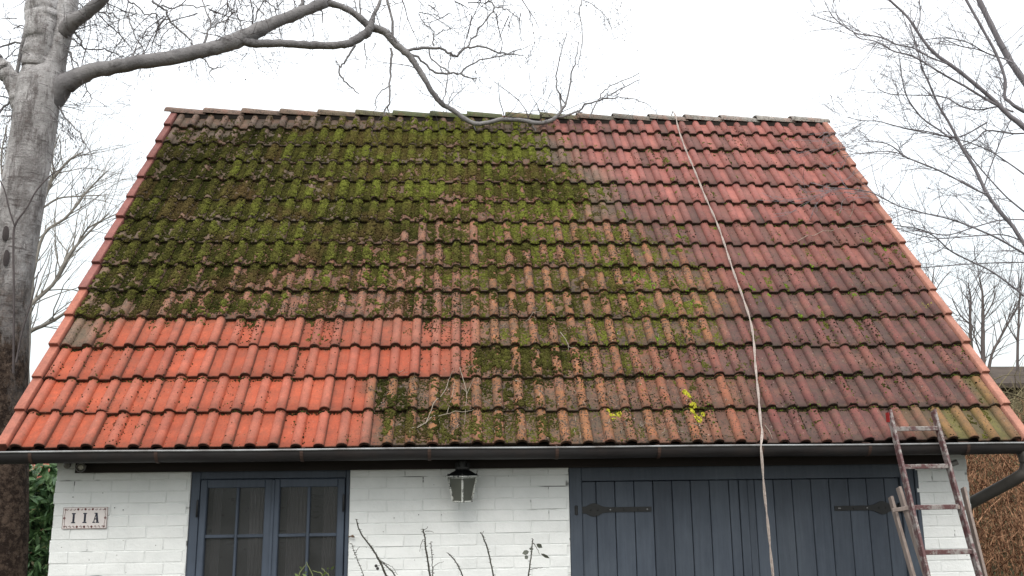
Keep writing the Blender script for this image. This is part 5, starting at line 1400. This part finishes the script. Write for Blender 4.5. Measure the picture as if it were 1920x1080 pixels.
def leaf_mat(name, c, d, y=None):
    b = NB(name, .5, .4); n = b.noise(9, 3, .6)
    col = b.mix(b.ramp(n, [(.35, 0.0), (.65, 1.0)]), (*d, 1), (*c, 1))
    if y: col = b.mix(b.ramp(b.noise(6, 4, .8), [(.60, 0.0), (.68, 1.0)]), col, (*y, 1))
    b.color(col); return b.m
q = at(72, 960, 2.6); tops = at(72, 878, 2.6).z
BU = thing('laurel_bush', 'dark glossy evergreen bush between the birch trunk and the white wall', 'bush', (q.x, 2.6, 0))
mm = leaf_mass('f', '', '', ((q.x-.62, q.x+.5), (2.35, 2.95), (.2, tops+.0)), 7000, None, (.075, .15), 4)
mm.build('foliage', leaf_mat('laurel_leaves', (.13, .23, .085), (.04, .095, .042), (.36, .36, .14)), BU)['kind'] = 'stuff'
m = MB()
for i in range(7): m.tube([(q.x+random.uniform(-.15, .15), 2.6, 0), (q.x+random.uniform(-.3, .3), 2.65, .7), (q.x+random.uniform(-.45, .4), 2.65, 1.45)], [.02, .014, .006], 5)
m.build('stems', M_TWIG, BU)
# brown thicket at the right
t0 = at(1870, 900, 4.5)
M_BRN = NB('dry_stems', .9, .1); n_ = M_BRN.noise(11, 4, .8); M_BRN.color(M_BRN.mix(M_BRN.ramp(n_, [(.44, 0.0), (.62, 1.0)]), (.055, .022, .012, 1), (.44, .25, .15, 1))); M_BRN = M_BRN.m
m = MB(); rr = random.Random(77)
for i in range(3800):
    x = rr.uniform(6.85, 10.6); y = rr.uniform(1.6, 5.5); lim = np.interp(x-(y-1.6)*.45, [6.6, 7.4, 8.3, 9.2], [1.9, 2.1, 2.3, 2.5])
    z = rr.uniform(.0, max(lim-.35, .3))**1.0; L = rr.uniform(.25, .75); d = Vector((rr.gauss(0, .38), rr.gauss(0, .35), 1)).normalized(); p_ = Vector((x, y, z)); pts = [p_]
    if rr.random() < .25: d = Vector((rr.gauss(0, 1), rr.gauss(0, .6), rr.gauss(0, .6))).normalized(); L *= .6
    for k in range(3): d = (d+Vector((rr.gauss(0, .2), rr.gauss(0, .2), rr.gauss(-.02, .15)))).normalized(); pts.append(pts[-1]+d*L/3)
    r_ = rr.uniform(.0025, .0075); m.tube(pts, [r_, r_*.9, r_*.8, r_*.4], 3, False)
tag(m.build('thicket', M_BRN), 'dense rust brown thicket of dry stems behind the downpipe at the right', 'thicket', kind='stuff')
m = MB()
for i in range(2600):
    x = rr.uniform(6.9, 10.6); y = rr.uniform(1.8, 5.6); z = rr.uniform(.0, 2.0); d = Vector((rr.gauss(0, 1), rr.gauss(0, 1), rr.gauss(0, 1))).normalized(); s_ = d.orthogonal().normalized(); L = rr.uniform(.02, .045)
    c = Vector((x, y, z)); m.add([c, c+d*L*.5+s_*L*.3, c+d*L, c+d*L*.5-s_*L*.3], [(0, 1, 2, 3)])
tag(m.build('withered_leaves', simple('withered_leaf', (.30, .16, .08), .85, .1, .5, 5)), 'curled withered brown leaves hanging in the thicket at the right', 'leaves', kind='stuff')
# far bramble bank, olive and brown
m = MB()
for i in range(6500):
    x = rr.uniform(9.5, 16); y = rr.uniform(8, 13); z = rr.uniform(0, 3.0)+.3*math.sin(x*1.3); d = Vector((rr.gauss(0, .8), rr.gauss(0, .5), rr.gauss(.3, .7))).normalized(); pts = [Vector((x, y, max(z, .02)))]
    for k in range(3): d = (d+Vector((rr.gauss(0, .3), 0, rr.gauss(-.12, .2)))).normalized(); pts.append(pts[-1]+d*rr.uniform(.15, .4))
    r_ = rr.uniform(.005, .011); m.tube(pts, [r_, r_, r_*.8, r_*.4], 3, False)
tag(m.build('bramble_bank', simple('bramble_stems', (.22, .19, .11), .9, .1, .6, 1.5)), 'tangled olive and grey brown bramble bank in front of the shed at the right edge', 'brambles', kind='stuff')
# shed at the right edge
sx0 = at(1852, 700, 16).x; zt_ = at(1885, 676, 16).z
SH = thing('garden_shed', 'low dark shed with a shallow mossy brown roof beyond the right verge', 'shed', (sx0+2.6, 17.5, 0))
m = MB(); m.box(sx0+.5, sx0+5.0, 16.2, 19, 0, zt_-.55); m.build('wall', simple('old_shed_boards', (.13, .10, .08), .9, .1, .5, 2), SH)
m = MB(); z1, z0 = zt_, zt_-.62
m.add([(sx0, 15.8, z0), (sx0+5.4, 15.8, z0), (sx0+5.0, 17.5, z1), (sx0+.7, 17.5, z1), (sx0, 19.3, z0), (sx0+5.4, 19.3, z0)], [(0, 1, 2, 3), (5, 4, 3, 2), (4, 0, 3), (1, 5, 2)])
m.add([(sx0, 15.8, z0-.12), (sx0+5.4, 15.8, z0-.12), (sx0+5.4, 15.8, z0-.002), (sx0, 15.8, z0-.002)], [(0, 1, 2, 3)])
m.build('roof', simple('felt_and_moss', (.10, .082, .07), .95, .1, .5, 1.5, 0, .02), SH)
# neighbour's outbuilding at the left, only its red roof shows
nb = thing('neighbouring_outbuilding', 'low outbuilding with a red tiled roof behind the evergreen bush at the left', 'outbuilding', (-6.2, 14.0, 0))
z0 = at(80, 905, 13).z; z1 = at(80, 855, 15.5).z
m = MB(); m.box(-12, -3.7, 13.3, 17.5, 0, z0); m.build('wall', simple('neighbour_brick', (.30, .17, .12), .9, .1, .4, 3), nb)
M_NT = simple('neighbour_tile', (.36, .13, .095), .85, .2, .35, 2)
for i in range(6):
    ya = 13.0+2.6*i/6; yb = 13.0+2.6*(i+1)/6+.05; za = z0+(z1-z0)*i/6+.03; zb2 = z0+(z1-z0)*(i+1)/6
    m = MB(); n = 60; vs = []
    for j in range(n+1):
        xx = -12+8.6*j/n; hh = .025*abs(math.sin(j*1.57))
        vs += [(xx, ya, za-.05), (xx, ya, za+hh), (xx, yb, zb2+hh)]
    m.v = vs
    for j in range(n): a = j*3; m.f += [(a, a+3, a+4, a+1), (a+1, a+4, a+5, a+2)]
    m.build('tile_course', M_NT, nb)
m = MB(); m.add([(-12, 15.6, z1), (-3.4, 15.6, z1), (-3.4, 18.2, z0), (-12, 18.2, z0)], [(0, 1, 2, 3)]); m.build('rear_slope', M_NT, nb)

# ------------------------------------------------------------------ rose canes in front of the wall
RY = -.55
rose = thing('rose_bush', 'bare thorny rose canes rising in front of the white wall between window and garage door', 'rose bush', (at(840, 1080, RY).x, RY, .0))
def cane(pix, r0, parent=rose, name='cane', mat=None, ground=True, thorn=True):
    P = [(*at(u, v, RY+dy),) for u, v, dy in pix]
    if ground: P = [(P[0][0]+random.uniform(-.1, .1), RY, -.02), (P[0][0]*.5+P[1][0]*.5, RY, .45)] + P
    P = spline(P, 6); n = len(P); pts = [Vector(q) for q in P]; rad = [r0*(1-.55*i/n) for i in range(n)]
    rr = random.Random(int(pix[-1][0])); m = MB(); m.tube([p_+Vector((rr.gauss(0, .0012), 0, rr.gauss(0, .0012))) for p_ in pts], [r_*rr.uniform(.9, 1.12) for r_ in rad], 7)
    if thorn:
        for i in range(n//3, n):
            for _ in range(2):
                if rr.random() < .6:
                    a = rr.choice((-1, 1)); q = pts[i]; m.tube([q, q+Vector((a*rr.uniform(.008, .016), -.002, rr.uniform(-.002, .005)))], [.0022, .0004], 4, False)
    return m.build(name, mat or M_STEM, parent, smooth=True)
cane([(735, 1120, 0), (722, 1075, 0), (710, 1049, 0), (698, 1029, 0), (676, 998, 0), (668, 974, 0)], .0075)
cane([(762, 1120, 0), (740, 1078, 0), (725, 1062, 0), (711, 1050, 0)], .005, ground=False)
cane([(812, 1120, 0), (806, 1078, 0), (799, 1030, 0), (796, 1005, 0), (793, 992, 0)], .0075)
cane([(812, 1100, .02), (811, 1070, .02), (810, 1040, .02), (808, 1016, .02)], .004)
cane([(880, 1120, 0), (868, 1082, 0), (855, 1054, 0), (840, 1037, 0)], .006)
cane([(930, 1120, 0), (925, 1078, 0), (916, 1035, 0), (908, 1012, 0), (901, 998, 0)], .0065)
cane([(988, 1120, 0), (991, 1078, 0), (996, 1040, 0), (999, 1010, 0)], .0065)
cane([(690, 1130, .1), (682, 1080, .1), (668, 1045, .1), (660, 1020, .1)], .0035)
for ln in ([(711, 1050, 0), (726, 1058, 0), (738, 1066, 0), (745, 1078, 0)], [(665, 1040, .1), (670, 1030, .1), (676, 1024, .1)], [(812, 1064, .02), (820, 1057, .02), (832, 1053, .02)], [(793, 1012, 0), (789, 1022, 0), (787, 1034, 0)], [(992, 1068, 0), (1003, 1066, 0), (1018, 1064, 0)],
           [(1000, 1018, 0), (1008, 1030, 0), (1012, 1040, 0)], [(905, 1000, 0), (907, 996, 0)], [(793, 995, 0), (800, 990, 0), (802, 987, 0)], [(797, 996, 0), (806, 996, 0), (813, 998, 0)], [(703, 1062, 0), (712, 1060, 0), (714, 1057, 0)]):
    cane(ln, .002, name='side_shoot', ground=False, thorn=False)
M_RL = leaf_mat('withered_rose_leaf', (.09, .10, .075), (.05, .055, .045))
def leaf(u, v, du, dv, wd, parent=rose, mat=M_RL):
    a = at(u, v, RY); b0 = at(u+du, v+dv, RY-.01); d = b0-a; s_ = Vector((-d.z, 0, d.x)).normalized()*wd; m = MB()
    y_ = Vector((0, -.006, 0)); T_ = Vector((0, .0015, 0)); q = [a, a+d*.25+s_*.8+y_, a+d*.6+s_+y_, b0, a+d*.6-s_-y_*.4, a+d*.25-s_*.8-y_*.4, a+d*.45]
    m.add(q+[x_+T_ for x_ in q], [(0, 1, 6), (1, 2, 6), (2, 3, 6), (3, 4, 6), (4, 5, 6), (5, 0, 6)]+[(7, 13, 8), (8, 13, 9), (9, 13, 10), (10, 13, 11), (11, 13, 12), (12, 13, 7)])
    m.build('leaf', mat, parent, smooth=True)
leaf(1006, 1020, 11, 7, .013); leaf(1014, 1038, 17, 9, .009); leaf(992, 1034, -13, 4, .014); leaf(990, 1042, -6, 6, .012); leaf(1000, 1030, -8, -2, .009)
for u, v in ((705, 1061), (708, 1066)):
    c = at(u, v, RY); m = MB(); m.lathe(tuple(c), [(.002, -.009), (.0085, -.004), (.0085, .004), (.003, .009)], 8); m.build('rose_hip', simple('black_hip', (.02, .018, .016), .5, .4) if 'black_hip' not in bpy.data.materials else bpy.data.materials['black_hip'], rose, smooth=True)
gs = thing('green_shrub', 'fresh green shoots just showing in front of the right window sash', 'shrub', (at(585, 1080, RY).x, RY, 0))
for ln in ([(590, 1120, 0), (588, 1085, 0), (580, 1065, 0), (574, 1053, 0)], [(625, 1130, 0), (617, 1082, 0), (610, 1072, 0), (603, 1065, 0)], [(560, 1130, 0), (561, 1080, 0), (568, 1066, 0), (574, 1058, 0)], [(612, 1120, 0), (604, 1079, 0), (596, 1073, 0), (587, 1071, 0)]):
    cane(ln, .004, gs, 'shoot', M_GREENSTEM, thorn=False)
for i in range(14): leaf(random.uniform(560, 625), random.uniform(1062, 1095), random.uniform(-9, 9), random.uniform(-8, 6), .006, gs, bpy.data.materials.get('shoot_leaf') or leaf_mat('shoot_leaf', (.16, .22, .06), (.09, .13, .04)))
